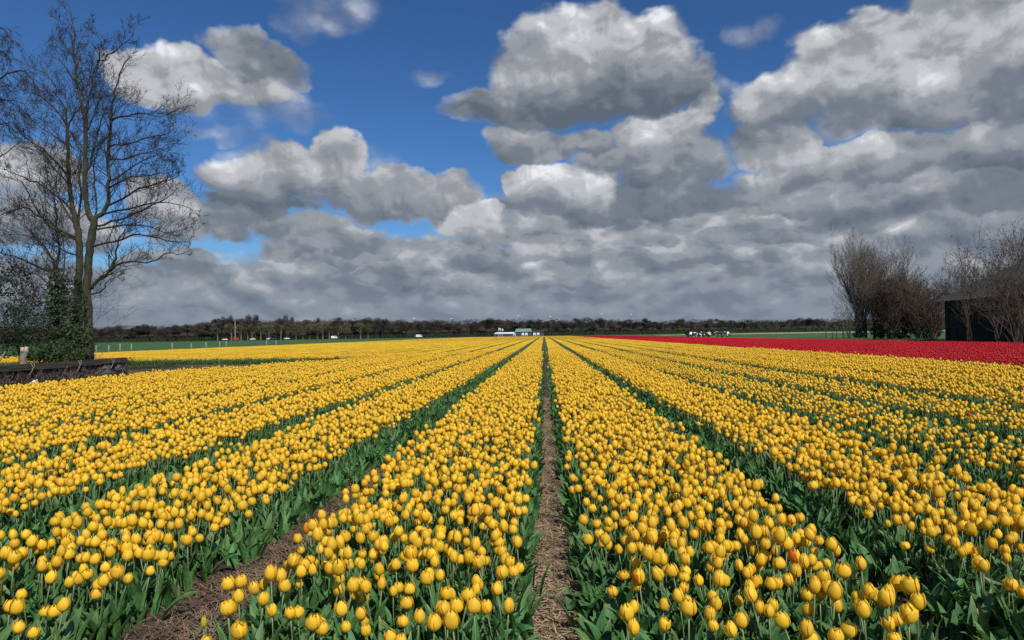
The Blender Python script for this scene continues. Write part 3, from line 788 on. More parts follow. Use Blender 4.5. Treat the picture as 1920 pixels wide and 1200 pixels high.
# ---- the nearest tulips, one by one
PET = [[make_mesh('petal', a, f, M['yellow'], u, True) for (a, f, u) in bloom_petals(i)] for i in range(NV)]
LEAF = [[make_mesh('leaf', a, f, M['leaf'], u, True) for (a, f, u) in leafset(i)] for i in range(NV)]
STEM = []
for v in VAR:
    mb = MB(); mb.tube(stem_pts(v['H'], v['bend'], v['ph']), [.0042, .0036, .0032, .0034], 6)
    STEM.append(make_mesh('stem', mb.v, mb.f, M['stem'], None, True))
BEDNAME = {-3: 'in the leftmost near bed', -2: 'beyond the bare soil gap',
           -1: 'just left of the straw path', 0: 'just right of the straw path',
           1: 'right of the shaded gap', 2: 'in the sparser bed at right'}
def add_tulip(vi, loc, rot, scl, label, group, petal_mats=None, bloom_scale=1.0, name='tulip', leaves=True, drop=()):
    t = empty(name, loc, label=label, cat='tulip', group=group)
    t.rotation_euler = rot; t.scale = scl
    v = VAR[vi]; st = bpy.data.objects.new('stem', STEM[vi]); link(st, t)
    bm_ = bloom_matrix(v) @ Matrix.Scale(bloom_scale, 4)
    for k, me in enumerate(PET[vi]):
        if k in drop: continue
        if petal_mats and petal_mats[k % len(petal_mats)] is not M['yellow']:
            me = me.copy(); me.materials[0] = petal_mats[k % len(petal_mats)]
        p = bpy.data.objects.new('petal', me); link(p, t); p.matrix_local = bm_
    if leaves:
        for me in LEAF[vi]:
            link(bpy.data.objects.new('leaf', me), t)
    return t
for i in indiv:
    k = int(b[i]); open_ = BLOOMS[var[i]]['close'] > .45; big = s0[i] > 1.1
    sz = 'large ' if s0[i] > 1.09 else 'small ' if s0[i] < .90 else ''
    look = sz + 'wide-open yellow tulip' if open_ else (sz + 'loose-petalled yellow tulip' if BLOOMS[var[i]]['lean'] > .2 else sz + 'closed yellow tulip')
    bd = BEDNAME.get(k, 'at the front of a far bed')
    row = 'in the front row' if y[i] < 3.15 else ('just behind the front row' if y[i] < 3.5 else 'a few rows back')
    add_tulip(int(var[i]), (x[i], y[i], -.01), tuple(rots[i]), (s0[i], s0[i], sh_[i]), f'{look} {row} {bd}'.replace(', at lower left', ''),
              f'{look}s {row} {bd}')
def tulip_at(px, py, hz, vi, label, mats, s_=1.0, drop=(), bs=1.0, name='tulip', rz=0.0, tilt=(0, 0)):
    v = VAR[vi]; H = (v['H'] + .03) * s_
    p = at_z(px, py, H)
    return add_tulip(vi, (p.x, p.y, 0), (tilt[0], tilt[1], rz), (s_, s_, s_), label, None, mats, bs, name=name, drop=drop)
Yl, Or, Rd = M['yellow'], M['orange'], M['red_streak']
tulip_at(1181, 1024, 0, 0, 'yellow tulip with one red-streaked petal, right of the straw path', [Yl, Yl, Yl, Rd, Yl, Yl], 1.06, rz=1.2)
tulip_at(1494, 1048, 0, 7, 'half-open tulip with bright orange outer petals among yellow ones at right', [Or, Yl, Or, Or, Yl, Or], 1.06, rz=2.0)
tulip_at(1208, 1084, 0, 4, 'yellow tulip with orange-flushed side petal, bed right of the straw path', [Yl, Yl, Yl, Or, Yl, Yl], 1.12, rz=4.0)
tulip_at(1725, 1105, 0, 5, 'largest wide-open yellow tulip at the right end of the front row', [Yl], 1.22, rz=.4)
tulip_at(1704, 1148, 0, 4, 'yellow tulip with a petal flung out, nearest the shaded gap at right', [Yl], 1.20, rz=5.4)
tulip_at(1290, 1143, 0, 3, 'single squat yellow tulip standing alone at the bottom centre right', [Yl], 1.16)
tulip_at(892, 1138, 0, 3, 'broad yellow tulip at the front edge left of the straw path', [Yl], 1.12, rz=1.0)
tulip_at(811, 1174, 0, 1, 'lowest pointed yellow tulip in the bed left of the straw path', [Yl], 1.08)
tulip_at(434, 1140, 0, 3, 'wide yellow tulip leaning over the bare soil at lower left', [Yl], 1.12, rz=2.0)
tulip_at(455, 1176, 0, 5, 'open yellow tulip at the very bottom beside the bare soil', [Yl], 1.05, rz=3.0)
tulip_at(1668, 1127, 0, 1, 'plump closed yellow tulip below the big open one at lower right', [Yl], 1.18)
tulip_at(576, 992, 0, 2, 'small reddish-orange tulip at the left edge of the middle bed', [Or, Yl, Or, Yl, Or, Or], 1.0)
tulip_at(1820, 778, 0, 6, 'lone red tulip among the sparse yellow ones at far right', [Rd], 0.95, name='red_tulip')
tulip_at(1602, 780, 0, 6, 'small orange-red tulip among sparse yellow ones right of centre', [Or, Rd], 0.9, name='orange_tulip')
for (px, py, s_) in ((1145, 1130, 1.1), (1350, 1110, 1.05), (1465, 1145, 1.08)):
    pass
# the unopened bud and the fallen petal
p = at_z(382, 1167, .30)
t = empty('tulip_bud', (p.x, p.y, 0), label='green-yellow unopened tulip bud standing over the bare soil', cat='tulip bud')
mb = MB(); mb.tube([(0, 0, 0), (.004, 0, .13), (0, 0, .275)], [.0035, .003, .003], 6); mb.build('stem', M['stem'], t, True)
for k in range(3):
    a, f, u = petal_geo(.0125, .048, k * 2.094, 1.15, .18, seed=k)
    mesh_obj('petal', [(q[0], q[1], q[2] + .272) for q in a], f, M['bud'], t, u, True)
p = at_z(1074, 1167, .0)
a, f, u = petal_geo(.028, .055, 0, .9, .9, seed=3)
o = mesh_obj('fallen_petal', a, f, M['orange'], None, u, True); o.location = (p.x, p.y, .045); o.rotation_euler = (1.2, 1.3, .6)
o.data.materials[0] = M['yellow']
tag(o, 'fallen yellow-orange petal lying on the straw path', 'petal')
# big arching leaves at the foot of the beds
def big_leaf(px, py, az_, L, Wd, label, lean=1.25, start=.5):
    p = at_z(px, py, 0); mb = MB()
    a, f, u = leaf_geo(L, Wd, az_, start, lean, .35, nu=6, nv=10, twist=.3); mb.add(a, f, u)
    o = mb.build('tulip_leaf', M['leaf'], None, True, True); o.location = (p.x, p.y, -.01); return tag(o, label, 'leaf')
big_leaf(1150, 1185, math.pi * .93, .26, .034, 'broad green leaf reaching left over the straw path at the bottom')
big_leaf(1165, 1225, math.pi * 1.0, .24, .032, 'lowest broad leaf lying on the right side of the straw path')
big_leaf(300, 1165, .15, .26, .034, 'broad leaf reaching right over the bare soil at lower left')
big_leaf(395, 1080, .1, .24, .030, 'broad leaf bending onto the soil gap above the unopened bud')

# ------------------------------------------------------------------ trees
class Tree:
    def __init__(s, seed): s.r = random.Random(seed)
    def rv(s, k=1.0): return Vector((s.r.gauss(0, k), s.r.gauss(0, k), s.r.gauss(0, k)))
    def grow(s, mb, p, d, L, r, lvl, tropism=.25, kids=(5, 4, 3), spread=.85, buds=None, n=None, ratio=(.35, .6), thin=1.0):
        nseg = n or (5 if lvl == 0 else 4 if lvl == 1 else 3)
        pts = [p.copy()]; rad = [r]; d = d.normalized(); q = p.copy()
        for i in range(nseg):
            d = (d + s.rv(.13) + Vector((0, 0, tropism * .22))).normalized()
            q = q + d * (L / nseg); pts.append(q.copy()); rad.append(r * (1 - (i + 1) / nseg * .8))
        mb.tube(pts, rad, 4 if lvl == 0 and r > .02 else 3, cap=False)
        if lvl >= len(kids):
            if buds is not None and s.r.random() < .5: buds.append(q.copy())
            return pts, rad
        for k in range(kids[lvl]):
            t = s.r.uniform(.18, .98); i = min(int(t * nseg), nseg - 1); f = t * nseg - i
            c = pts[i].lerp(pts[i + 1], f); ax = (pts[i + 1] - pts[i]).normalized()
            o = s.rv(); o = (o - ax * o.dot(ax)).normalized()
            nd = (ax * (1 - spread * .45) + o * spread * s.r.uniform(.5, 1.0) + Vector((0, 0, tropism * .5))).normalized()
            s.grow(mb, c, nd, L * s.r.uniform(*ratio), max(r * (1 - t * .7) * .5, .0055 * thin), lvl + 1, tropism, kids, spread, buds, None, ratio, thin)
        return pts, rad
    def along(s, mb, pts, rad, every, Lk, kids, tropism=.25, spread=.9, buds=None, start=.12, thin=1.0, toward=None):
        """side branches along a given limb"""
        seg = [(pts[i + 1] - pts[i]).length for i in range(len(pts) - 1)]; tot = sum(seg); d = tot * start
        while d < tot:
            i = 0; dd = d
            while i < len(seg) - 1 and dd > seg[i]: dd -= seg[i]; i += 1
            f = min(dd / seg[i], 1); c = pts[i].lerp(pts[i + 1], f); ax = (pts[i + 1] - pts[i]).normalized()
            o = s.rv(); o = (o - ax * o.dot(ax)).normalized()
            fr = d / tot
            nd = (ax * .55 + o * spread * s.r.uniform(.6, 1.1) + Vector((0, 0, tropism))).normalized()
            if toward is not None: nd = (nd + toward * .5).normalized()
            rr = (rad[i] * (1 - f) + rad[i + 1] * f)
            s.grow(mb, c, nd, Lk * s.r.uniform(.55, 1.15) * (1.15 - .55 * fr), max(min(rr * .42, .028), .007), 0, tropism, kids, spread * .85, buds, thin=thin)
            d += every * s.r.uniform(.5, 1.5)
def smooth_path(pts, rad, jit, rnd, sub=3):
    """Catmull-Rom through the given points with a little wander"""
    out_, ro = [], []
    n_ = len(pts)
    for i in range(n_ - 1):
        p0, p1, p2, p3 = pts[max(i - 1, 0)], pts[i], pts[i + 1], pts[min(i + 2, n_ - 1)]
        for k in range(sub):
            t = k / sub
            q = 0.5 * ((2 * p1) + (p2 - p0) * t + (2 * p0 - 5 * p1 + 4 * p2 - p3) * t * t + (3 * p1 - p0 - 3 * p2 + p3) * t ** 3)
            if i or k: q = q + Vector((rnd.gauss(0, jit), rnd.gauss(0, jit), rnd.gauss(0, jit)))
            out_.append(q); ro.append(rad[i] * (1 - t) + rad[i + 1] * t)
    out_.append(pts[-1]); ro.append(rad[-1]); return out_, ro
def bud_mesh(buds, size, rnd):
    mb = MB()
    for q in buds:
        for k in range(2):
            c = q + Vector((rnd.gauss(0, size), rnd.gauss(0, size), rnd.gauss(0, size)))
            s_ = size * rnd.uniform(.6, 1.2)
            mb.add([c + Vector((s_, 0, 0)), c + Vector((-s_, s_ * .6, 0)), c + Vector((0, -s_, s_)), c + Vector((0, 0, -s_))], [(0, 1, 2), (0, 3, 1), (1, 3, 2), (0, 2, 3)])
    return mb
def photo_tree(name, label, base, D, trunk, limbs, seed, barks, depth=.35, every=.22, Lk=1.6, kids=(5, 4), tropism=.28, r_px=1.0, thin=1.4, minz=-.1):
    """a tree whose trunk and main limbs follow the photograph; pixel polylines are turned into places D metres up the rows"""
    T_ = Tree(seed); rnd = T_.r
    b0 = at_y(base[0], base[1], D); root = empty(name, (b0.x, D, 0), label=label, cat='tree')
    org = Vector((b0.x, D, 0))
    def conv(poly, y_of, sl):
        pts = []; acc = 0; prev = None
        for (px, py) in poly:
            if prev: acc += math.hypot(px - prev[0], py - prev[1]) / F * D
            prev = (px, py); pts.append(at_y(px, py, D + y_of + sl * acc) - org)
        return pts
    tp = conv([(a, c) for a, c, _ in trunk], 0, 0); tr = [w * D / F for _, _, w in trunk]
    tp[0].z = minz if tp[0].z > -.2 else tp[0].z
    tp, tr = smooth_path(tp, tr, .018, rnd)
    mb = MB(); mb.tube(tp, tr, 10); mb.build('trunk', barks[0], root, True)
    nearest = lambda q: min(tp, key=lambda a: (a.x - q.x) ** 2 + (a.z - q.z) ** 2)
    for poly, r0, opts in limbs:
        sl = opts.get('sl', rnd.uniform(-depth, depth)); 
        y0 = opts.get('y0', 0.0)
        lp = conv(poly, y0, sl); n_ = len(lp)
        r0m = r0 * D / F * r_px; lr = [r0m * (1 - .82 * i / (n_ - 1)) for i in range(n_)]
        lp, lr = smooth_path(lp, lr, .03, rnd)
        mb = MB(); mb.tube(lp, lr, 6); limb = mb.build('limb', barks[0] if r0 > 2.2 else barks[1], root, True)
        mb = MB(); buds = []
        T_.along(mb, lp, lr, opts.get('every', every) * .8, opts.get('L', Lk), kids, opts.get('trop', tropism), buds=buds, start=opts.get('start', .12), thin=thin)
        bm2 = bud_mesh(buds[::2], .018, rnd); mb.add(bm2.v, bm2.f)
        mb.build('twigs', barks[1], limb)
    # fine growth on the upper trunk itself
    mb = MB(); T_.along(mb, tp[int(len(tp) * .5):], tr[int(len(tr) * .5):], every * 1.5, Lk * .8, kids, tropism, thin=thin); mb.build('twigs', barks[1], root)
    return root
BK = (M['barkA'], M['barkB'])
photo_tree('bare_tree', 'tallest bare mossy tree at left, right-hand trunk of the pair, limbs spreading right', (167, 676), 30.0,
  [(168, 676, 9.5), (167, 640, 8), (166, 600, 7.6), (163, 540, 7.4), (165, 500, 7.2), (168, 470, 7), (172, 440, 7.4), (176, 414, 6.6), (166, 400, 5.2), (161, 375, 4.4),
   (161, 330, 4.2), (160, 280, 4), (160, 235, 3.6), (158, 215, 3.4), (151, 185, 3), (145, 155, 2.6), (141, 120, 2.1), (138, 100, 1.8), (139, 55, 1.2), (131, 22, .7), (126, 4, .3)],
  [([(176, 414), (188, 404), (200, 388), (204, 350), (202, 300), (206, 260), (209, 225), (212, 190), (216, 164), (230, 128), (244, 104)], 4.6, {'every': .28}),
   ([(160, 212), (164, 200), (168, 175), (174, 140), (181, 122), (202, 104), (220, 94), (246, 66), (253, 50)], 2.2, {'L': 1.0}),
   ([(181, 122), (189, 95), (187, 75), (181, 62)], 1.2, {'L': .7}),
   ([(143, 145), (148, 110), (149, 85), (160, 62), (175, 40)], 1.2, {'L': .8}),
   ([(139, 152), (122, 125), (103, 108), (86, 86), (84, 70)], 1.2, {'L': .8}),
   ([(138, 104), (120, 85), (113, 65), (108, 40), (103, 25)], 1.1, {'L': .7}),
   ([(150, 185), (165, 155), (172, 120), (168, 95)], 1.3, {'L': 1.0}),
   ([(160, 250), (172, 225), (182, 195), (190, 165), (205, 150)], 1.6, {}),
   ([(161, 330), (172, 300), (180, 262), (190, 225), (194, 190), (190, 165)], 2.2, {}),
   ([(209, 225), (240, 217), (270, 212), (300, 219), (335, 203)], 2.0, {}),
   ([(205, 275), (240, 268), (280, 256), (316, 250), (330, 228)], 1.8, {}),
   ([(205, 300), (240, 296), (285, 282), (316, 280)], 1.8, {}),
   ([(204, 340), (235, 322), (270, 300), (300, 290)], 1.8, {}),
   ([(204, 352), (250, 332), (290, 328), (322, 322)], 1.9, {}),
   ([(200, 386), (245, 362), (290, 345), (322, 335), (342, 322)], 2.2, {}),
   ([(192, 402), (235, 392), (285, 382), (325, 380), (360, 393)], 2.2, {'every': .28}),
   ([(184, 424), (225, 412), (270, 392), (310, 372), (335, 352)], 2.2, {'every': .28}),
   ([(182, 430), (230, 422), (280, 425), (320, 435), (357, 425)], 2.0, {'every': .28}),
   ([(174, 462), (215, 450), (262, 440), (312, 452), (345, 453), (366, 443)], 2.3, {'every': .26}),
   ([(172, 542), (190, 520), (205, 509), (215, 485), (222, 458), (230, 440), (252, 428)], 3.6, {'every': .26}),
   ([(205, 509), (230, 494), (250, 488), (275, 493), (295, 485), (315, 474), (340, 477), (357, 468)], 2.3, {'every': .35, 'L': 1.0}),
   ([(172, 552), (190, 545), (200, 530), (215, 521), (228, 521)], 1.6, {'L': .8}),
   ([(178, 415), (182, 380), (176, 330), (180, 290), (186, 262)], 1.9, {}),
   ([(161, 380), (150, 345), (148, 300), (150, 262)], 1.8, {}),
   ([(161, 300), (140, 262), (120, 235), (100, 215), (80, 210)], 1.5, {}),
  ], 21, BK)
photo_tree('bare_tree', 'bare tree at left, left-hand trunk of the pair, leaning over the ivy', (148, 676), 30.6,
  [(148, 676, 8.5), (147, 640, 7.6), (147, 600, 7), (146, 540, 6.8), (148, 500, 6.6), (148, 460, 6.4), (146, 432, 6), (140, 410, 5.2), (136, 388, 4.6), (131, 350, 3.9), (128, 300, 3.4), (127, 260, 3), (126, 242, 2.8)],
  [([(126, 244), (116, 222), (88, 190), (60, 170), (38, 155)], 2.0, {}),
   ([(126, 244), (122, 210), (108, 178), (96, 150), (72, 130)], 1.8, {}),
   ([(126, 244), (134, 220), (150, 200), (158, 180), (165, 160)], 1.8, {}),
   ([(148, 432), (150, 380), (149, 330), (153, 300), (160, 285)], 2.3, {}),
   ([(127, 275), (100, 255), (70, 235), (45, 215), (20, 205)], 1.5, {}),
   ([(128, 332), (95, 292), (60, 265), (30, 246), (0, 222)], 2.4, {'every': .28}),
   ([(131, 352), (105, 318), (82, 288), (60, 270), (40, 262)], 1.8, {}),
   ([(138, 398), (112, 372), (80, 348), (45, 335), (10, 318), (-20, 312)], 2.2, {'every': .28}),
   ([(140, 444), (110, 430), (85, 414), (65, 390), (50, 350), (28, 332)], 2.6, {'every': .28}),
   ([(139, 448), (100, 428), (70, 402), (40, 390), (0, 404), (-30, 415)], 2.3, {}),
   ([(140, 420), (120, 390), (105, 350), (95, 320)], 2.0, {}),
   ([(146, 540), (130, 525), (115, 512), (95, 505)], 2.2, {'L': .9}),
   ([(147, 480), (120, 470), (90, 452), (60, 445), (30, 440), (0, 443)], 2.0, {}),
  ], 22, BK)
photo_tree('ivy_clad_tree', 'thin bare tree with ivy-wrapped trunk left of the tall pair', (107, 676), 31.2,
  [(107, 676, 5.2), (107, 620, 4.6), (107, 570, 4.2), (108, 540, 4), (104, 508, 3.6)],
  [([(104, 508), (80, 505), (55, 492), (30, 482), (0, 475), (-20, 472)], 2.4, {'L': 1.2}),
   ([(104, 508), (96, 480), (82, 462), (66, 442), (48, 420), (40, 395)], 2.2, {}),
   ([(104, 508), (111, 470), (106, 430), (104, 395), (98, 360), (88, 330), (84, 308)], 2.3, {}),
   ([(108, 530), (90, 500), (78, 475), (60, 458)], 1.5, {}),
   ([(106, 560), (80, 566), (60, 560), (42, 552)], 1.7, {'L': 1.1}),
   ([(106, 545), (75, 520), (50, 510), (20, 505)], 1.5, {'L': 1.0}),
   ([(108, 540), (120, 510), (122, 470), (118, 440)], 1.6, {}),
  ], 23, (M['barkB'], M['barkB']))
photo_tree('birch_tree', 'drooping fine-twigged birch reaching in from the left edge', (-120, 690), 27.0,
  [(-120, 690, 9), (-118, 560, 8), (-112, 400, 7), (-106, 250, 5), (-98, 120, 3.4), (-90, 20, 2)],
  [([(-106, 250), (-70, 190), (-35, 158), (0, 144), (35, 132), (58, 145), (66, 165)], 3.0, {'every': .16, 'L': 1.2}),
   ([(-98, 120), (-50, 75), (-15, 55), (5, 54), (18, 70), (20, 90)], 2.2, {'every': .16, 'L': .9}),
   ([(-108, 260), (-50, 210), (0, 188), (35, 190), (58, 208)], 2.2, {'every': .18, 'L': 1.1}),
   ([(-100, 160), (-45, 110), (-10, 92), (8, 100), (14, 122)], 2.0, {'every': .18, 'L': .9}),
   ([(-110, 330), (-50, 270), (0, 232), (30, 235), (46, 250)], 2.0, {'every': .2, 'L': 1.0}),
   ([(-112, 420), (-60, 360), (-10, 300), (20, 282), (42, 262)], 2.2, {'every': .4, 'L': .8}),
   ([(-112, 440), (-50, 400), (-10, 430), (15, 470)], 1.8, {'every': .2, 'L': 1.0}),
  ], 24, (M['barkB'], M['barkB']), tropism=-.45, kids=(6, 5), thin=1.0)

# ---- leafy masses
def leaves(mb, c, rad, n, size, rnd, shell=.35, gap=None):
    for i in range(n):
        d = Vector((rnd.gauss(0, 1), rnd.gauss(0, 1), rnd.gauss(0, 1))).normalized()
        rr = shell + (1 - shell) * rnd.random() ** .5
        p = Vector((c[0] + d.x * rad[0] * rr, c[1] + d.y * rad[1] * rr, c[2] + d.z * rad[2] * rr))
        if p.z < 0.02: continue
        if gap and mn.noise(p * gap) < -0.12: continue
        a = Vector((rnd.gauss(0, 1), rnd.gauss(0, 1), rnd.gauss(0, .6))).normalized(); b_ = a.orthogonal().normalized()
        s_ = size * rnd.uniform(.6, 1.3)
        mb.add([p - a * s_, p + b_ * s_ * .6, p + a * s_, p - b_ * s_ * .6 + Vector((0, 0, s_ * .3))], [(0, 1, 2, 3)])
rnd = random.Random(77)
def W3(px, py, D): return at_y(px, py, D)
# ivy on the three trunks
def ivy(name, D, spots, n, label, size=.06, mat='ivy'):
    mb = MB(); c0 = W3(spots[0][0], 676, D)
    root = empty(name, (c0.x, D, 0), label=label, cat='ivy' if 'ivy' in name else 'shrub')
    for (px, py, rx, ry) in spots:
        c = W3(px, py, D); k = D / F
        leaves(mb, (c.x - c0.x, 0, c.z), (rx * k, min(rx * k, .6), ry * k), int(n * rx * ry / 1000), size, rnd, .2, 3.2)
    mb.build('foliage', M[mat], root)
    mbs = MB(); T_ = Tree(len(label))
    for (px, py, rx, ry) in spots[:6]:
        c = W3(px, py, D); k = D / F
        for q in range(4):
            T_.grow(mbs, Vector((c.x - c0.x + rnd.uniform(-.2, .2), 0, max(0, c.z - ry * k))), Vector((rnd.gauss(0, .4), rnd.gauss(0, .4), 1)), ry * k * 1.8, .014, 0, .2, (4, 2))
    mbs.build('stems', M['barkB'], root)
    return root
ivy('ivy', 30.9, [(110, 590, 20, 78), (110, 555, 24, 42), (116, 640, 26, 44), (98, 610, 16, 50), (125, 600, 18, 50), (112, 535, 20, 34), (132, 650, 30, 30)], 1100, 'dense ivy climbing the thin trunk left of the tall pair')
ivy('ivy', 30.45, [(144, 610, 18, 66), (140, 640, 24, 42), (146, 555, 12, 44), (150, 655, 18, 26), (146, 535, 10, 40)], 1100, 'dark ivy covering the left trunk of the tall pair')
ivy('ivy', 29.8, [(162, 620, 12, 54), (164, 655, 14, 26), (157, 575, 9, 30)], 800, 'lighter ivy patches on the right trunk of the tall pair', .05)
ivy('shrub', 31.5, [(28, 560, 38, 80), (15, 600, 40, 60), (55, 595, 34, 55), (80, 580, 30, 50), (0, 520, 34, 50), (40, 520, 24, 35), (20, 640, 60, 30), (70, 630, 40, 34)], 620, 'thin-leaved dark shrub at the left edge behind the stump', .05, 'shrubleaf')
ivy('bramble_bush', 29.2, [(70, 662, 22, 17), (95, 658, 26, 20), (125, 660, 26, 20), (150, 664, 20, 14), (60, 668, 18, 10), (110, 670, 60, 10)], 2400, 'low green bramble bush between stump and tree trunks', .045)
ivy('bush', 33.5, [(12, 655, 24, 18), (38, 660, 16, 14), (-20, 655, 20, 20)], 500, 'dark green bush at the left edge behind the wall', .05)
# shrub twigs
def whippy(name, D, px, py, h, n, label, cat='shrub', mat='barkB', lean=.35, kids=(4, 3), L=None, r=.02):
    T_ = Tree(int(px * 7 + n)); c = W3(px, py, D); root = empty(name, (c.x, D, 0), label=label, cat=cat)
    for i in range(n):
        mb = MB(); T_.grow(mb, Vector((T_.r.gauss(0, .08), T_.r.gauss(0, .08), 0)), Vector((T_.r.gauss(0, lean), T_.r.gauss(0, lean), 1)), h * T_.r.uniform(.7, 1.05), r, 0, .15, kids, .7, n=6)
        mb.build('stem', M[mat], root)
    return root
whippy('bare_shrub', 32.0, 40, 676, 4.6, 9, 'tall bare many-stemmed shrub at far left behind the stump', kids=(9, 4, 2))
whippy('bare_shrub', 32.4, 75, 676, 3.4, 7, 'bare shrub with blue-shadowed twigs left of the ivy', kids=(8, 4, 2))
whippy('sapling', 29.4, 178, 676, 2.7, 3, 'slender leafless sapling right of the tall pair of trunks', 'sapling', kids=(5, 2), lean=.16, r=.014)
# pollard stump
c = W3(42, 680, 28.6)
root = empty('tree_stump', (c.x, 28.6, 0), label='pale cut stump with blunt top leaning behind the wall at far left', cat='stump')
mb = MB(); pts, rd = smooth_path([Vector((0, 0, -.1)), Vector((.02, 0, .35)), Vector((.05, 0, .7)), Vector((.1, 0, 1.15))], [.2, .15, .13, .15], .015, rnd)
mb.tube(pts, rd, 10); mb.build('trunk', M['stump'], root, True)
for (dx, h) in ((.17, 1.3), (-.02, 1.28)):
    mb = MB(); mb.tube([(.08, 0, .8), (dx * .8, .02, 1.05), (dx, .02, h)], [.08, .075, .07], 8); mb.build('cut_branch', M['cutwood'], root, True)
for j, (px, n_) in enumerate(((80, 5), (92, 5))):
    c = W3(px, 676, 29.6)
    root = empty('pruned_shrub', (c.x, 29.6, 0), label=('pruned shrub of short pale cut sticks, left one' if j == 0 else 'pruned shrub of short pale cut sticks, nearer the ivy'), cat='shrub')
    for q in range(n_):
        mb = MB(); a = rnd.uniform(-.5, .5); h = rnd.uniform(.8, 1.15)
        mb.tube([(0, 0, 0), (a * .2, rnd.uniform(-.05, .05), h * .5), (a * .5, rnd.uniform(-.1, .1), h)], [.03, .025, .018], 6); mb.build('cut_stick', M['stump'], root, True)
c = W3(-8, 640, 27.8)
root = empty('cut_branch', (c.x, 27.8, 0), label='bare forked branch poking in at the left edge above the wall', cat='branch')
mb = MB(); mb.tube([(0, 0, 0), (.1, 0, .6), (.4, 0, 1.1)], [.06, .045, .02], 6); mb.tube([(.1, 0, .55), (.3, .05, .5), (.5, 0, .62)], [.03, .02, .01], 5); mb.build('limb', M['stump'], root, True)
for j, (px, h) in enumerate(((176, .95), (183, .9))):
    c = W3(px, 676, 29.3); mb = MB(); mb.tube([(0, 0, -.1), (.06 + .03 * j, 0, h)], [.03, .025], 6)
    o = mb.build('wooden_stake', M['post'] if j else M['stump'], None, True); o.location = (c.x, 29.3, 0)
    tag(o, ('leaning wooden stake nearest the tall trunk' if j == 0 else 'leaning wooden stake farther from the trunk, by the tulips'), 'stake')

# ---- retaining wall of old boards, stones and dead stems, along the field's left side
XW = -17.75
wall = empty('garden_wall', (XW, 26, 0), label='low dark board-topped wall overgrown with dead stems at the left edge of the field', cat='wall')
yb = -8.0; 
for i in range(6):
    L = 1.70; mb = MB(); dz = rnd.uniform(-.02, .02) + .015 * i
    mb.box(-.05, yb + .01, .53 + dz * .5, .05, yb + L - .01, .74 + dz * .5, j=.008); mb.build('board', M['oldwood'], wall)
    mb = MB(); mb.box(-.09, yb - .05, 0, -.05 - .003, yb + .05, .72, j=.006); mb.build('post', M['oldwood'], wall)
    yb += L
yend = yb
mb = MB(); mb.box(-.5, -8, -.02, -.12, yend, .60, j=0); mb.build('earth_bank', M['soil'], wall)
mb = MB(); mb.box(-.06, yend - .06, 0, .06, yend + .04, .76, j=.01); mb.build('post', M['oldwood'], wall)
for q in range(7):                                        # stacked flat stones near the right end
    mb = MB(); w = rnd.uniform(.15, .22); z0 = .10 + q * .058
    mb.box(-.02, .9 - w + rnd.uniform(-.04, .04), z0, .09, .9 + w + rnd.uniform(-.04, .04), z0 + .05, j=.012); mb.build('stone', M['stone'], wall)
for q in range(3):
    mb = MB(); z0 = .30 + q * .07
    mb.box(-.02, 1.5 + .05 * q, z0, .08, 1.85 - .05 * q, z0 + .05, j=.012); mb.build('stone', M['stone'], wall)
mb = MB(); T_ = Tree(9)
for q in range(620):
    yy = rnd.uniform(-8, yend - .05)
    T_.grow(mb, Vector((rnd.uniform(-.08, .10), yy, rnd.uniform(0, .3))), Vector((rnd.gauss(.1, .3), rnd.gauss(0, .5), rnd.choice((1, 1, -.4)))), rnd.uniform(.15, .48), rnd.uniform(.006, .013), 1, 0, (0, 2, 0), 1.0)
tag(mb.build('dead_stems', M['deadstem'], wall), kind='stuff')
for q, yy in enumerate((-6.8, -5.4, -3.2, -.8, 1.2)):
    mb = MB(); h = .78
    mb.tube([(.08, yy - .15, .35), (.09, yy - .02, .5), (.085, yy + .04, .62), (.075, yy - .06, h)], [.022, .02, .016, .01], 6)
    mb.tube([(.09, yy, .55), (.09, yy + .09, .65), (.07, yy + .1, .8)], [.015, .012, .008], 5); mb.build('root', M['stump'], wall, True)
mb = MB(); mb.box(-.04, -3.5, 0, .04, 3.5, .16, j=.01)
o = mb.build('edging_board', M['oldwood']); o.location = (-16.2, 18.4, 0); o.data.materials[0] = M['rubber']
tag(o, 'low black edging board in front of the wall at the left edge', 'board')
for j, (px, py) in enumerate(((22, 713), (64, 717))):
    p = at_z(px, py, .12); mb = MB()
    mb.tube([(-.07, 0, 0), (0, 0, .06), (.06, .02, .03), (.1, 0, .09)], [.02, .028, .02, .015], 6)
    mb.tube([(0, 0, .05), (.02, 0, -.05)], [.015, .01], 5)
    o = mb.build('white_scrap', M['white'], None, True); o.location = p; o.rotation_euler.z = j
    tag(o, ('left scrap of white plastic caught at the foot of the wall' if j == 0 else 'right scrap of white plastic caught at the foot of the wall'), 'litter')

# ---- fence along the meadow at left
fposts = [180, 204, 225, 246, 323, 358, 386, 412, 424, 500, 518]
for i, px in enumerate(fposts):
    d = pdir(px, 650); t = (-46.9 - CAM.x) / d.x; D = d.y * t
    mb = MB(); lean = rnd.uniform(-.04, .04); h = rnd.uniform(1.0, 1.18)
    mb.tube([(0, 0, -.1), (lean, 0, h)], [.07, .06], 7)
    o = mb.build('fence_post', M['post'], None, True); o.location = (-46.9, D, 0)
    names = ['first', 'second', 'third', 'fourth', 'fifth', 'sixth', 'seventh', 'eighth', 'ninth', 'tenth', 'eleventh']
    tag(o, f'{names[i]} wooden post from the left in the wire fence beyond the yellow tulips', 'fence post', 'posts of the meadow fence')
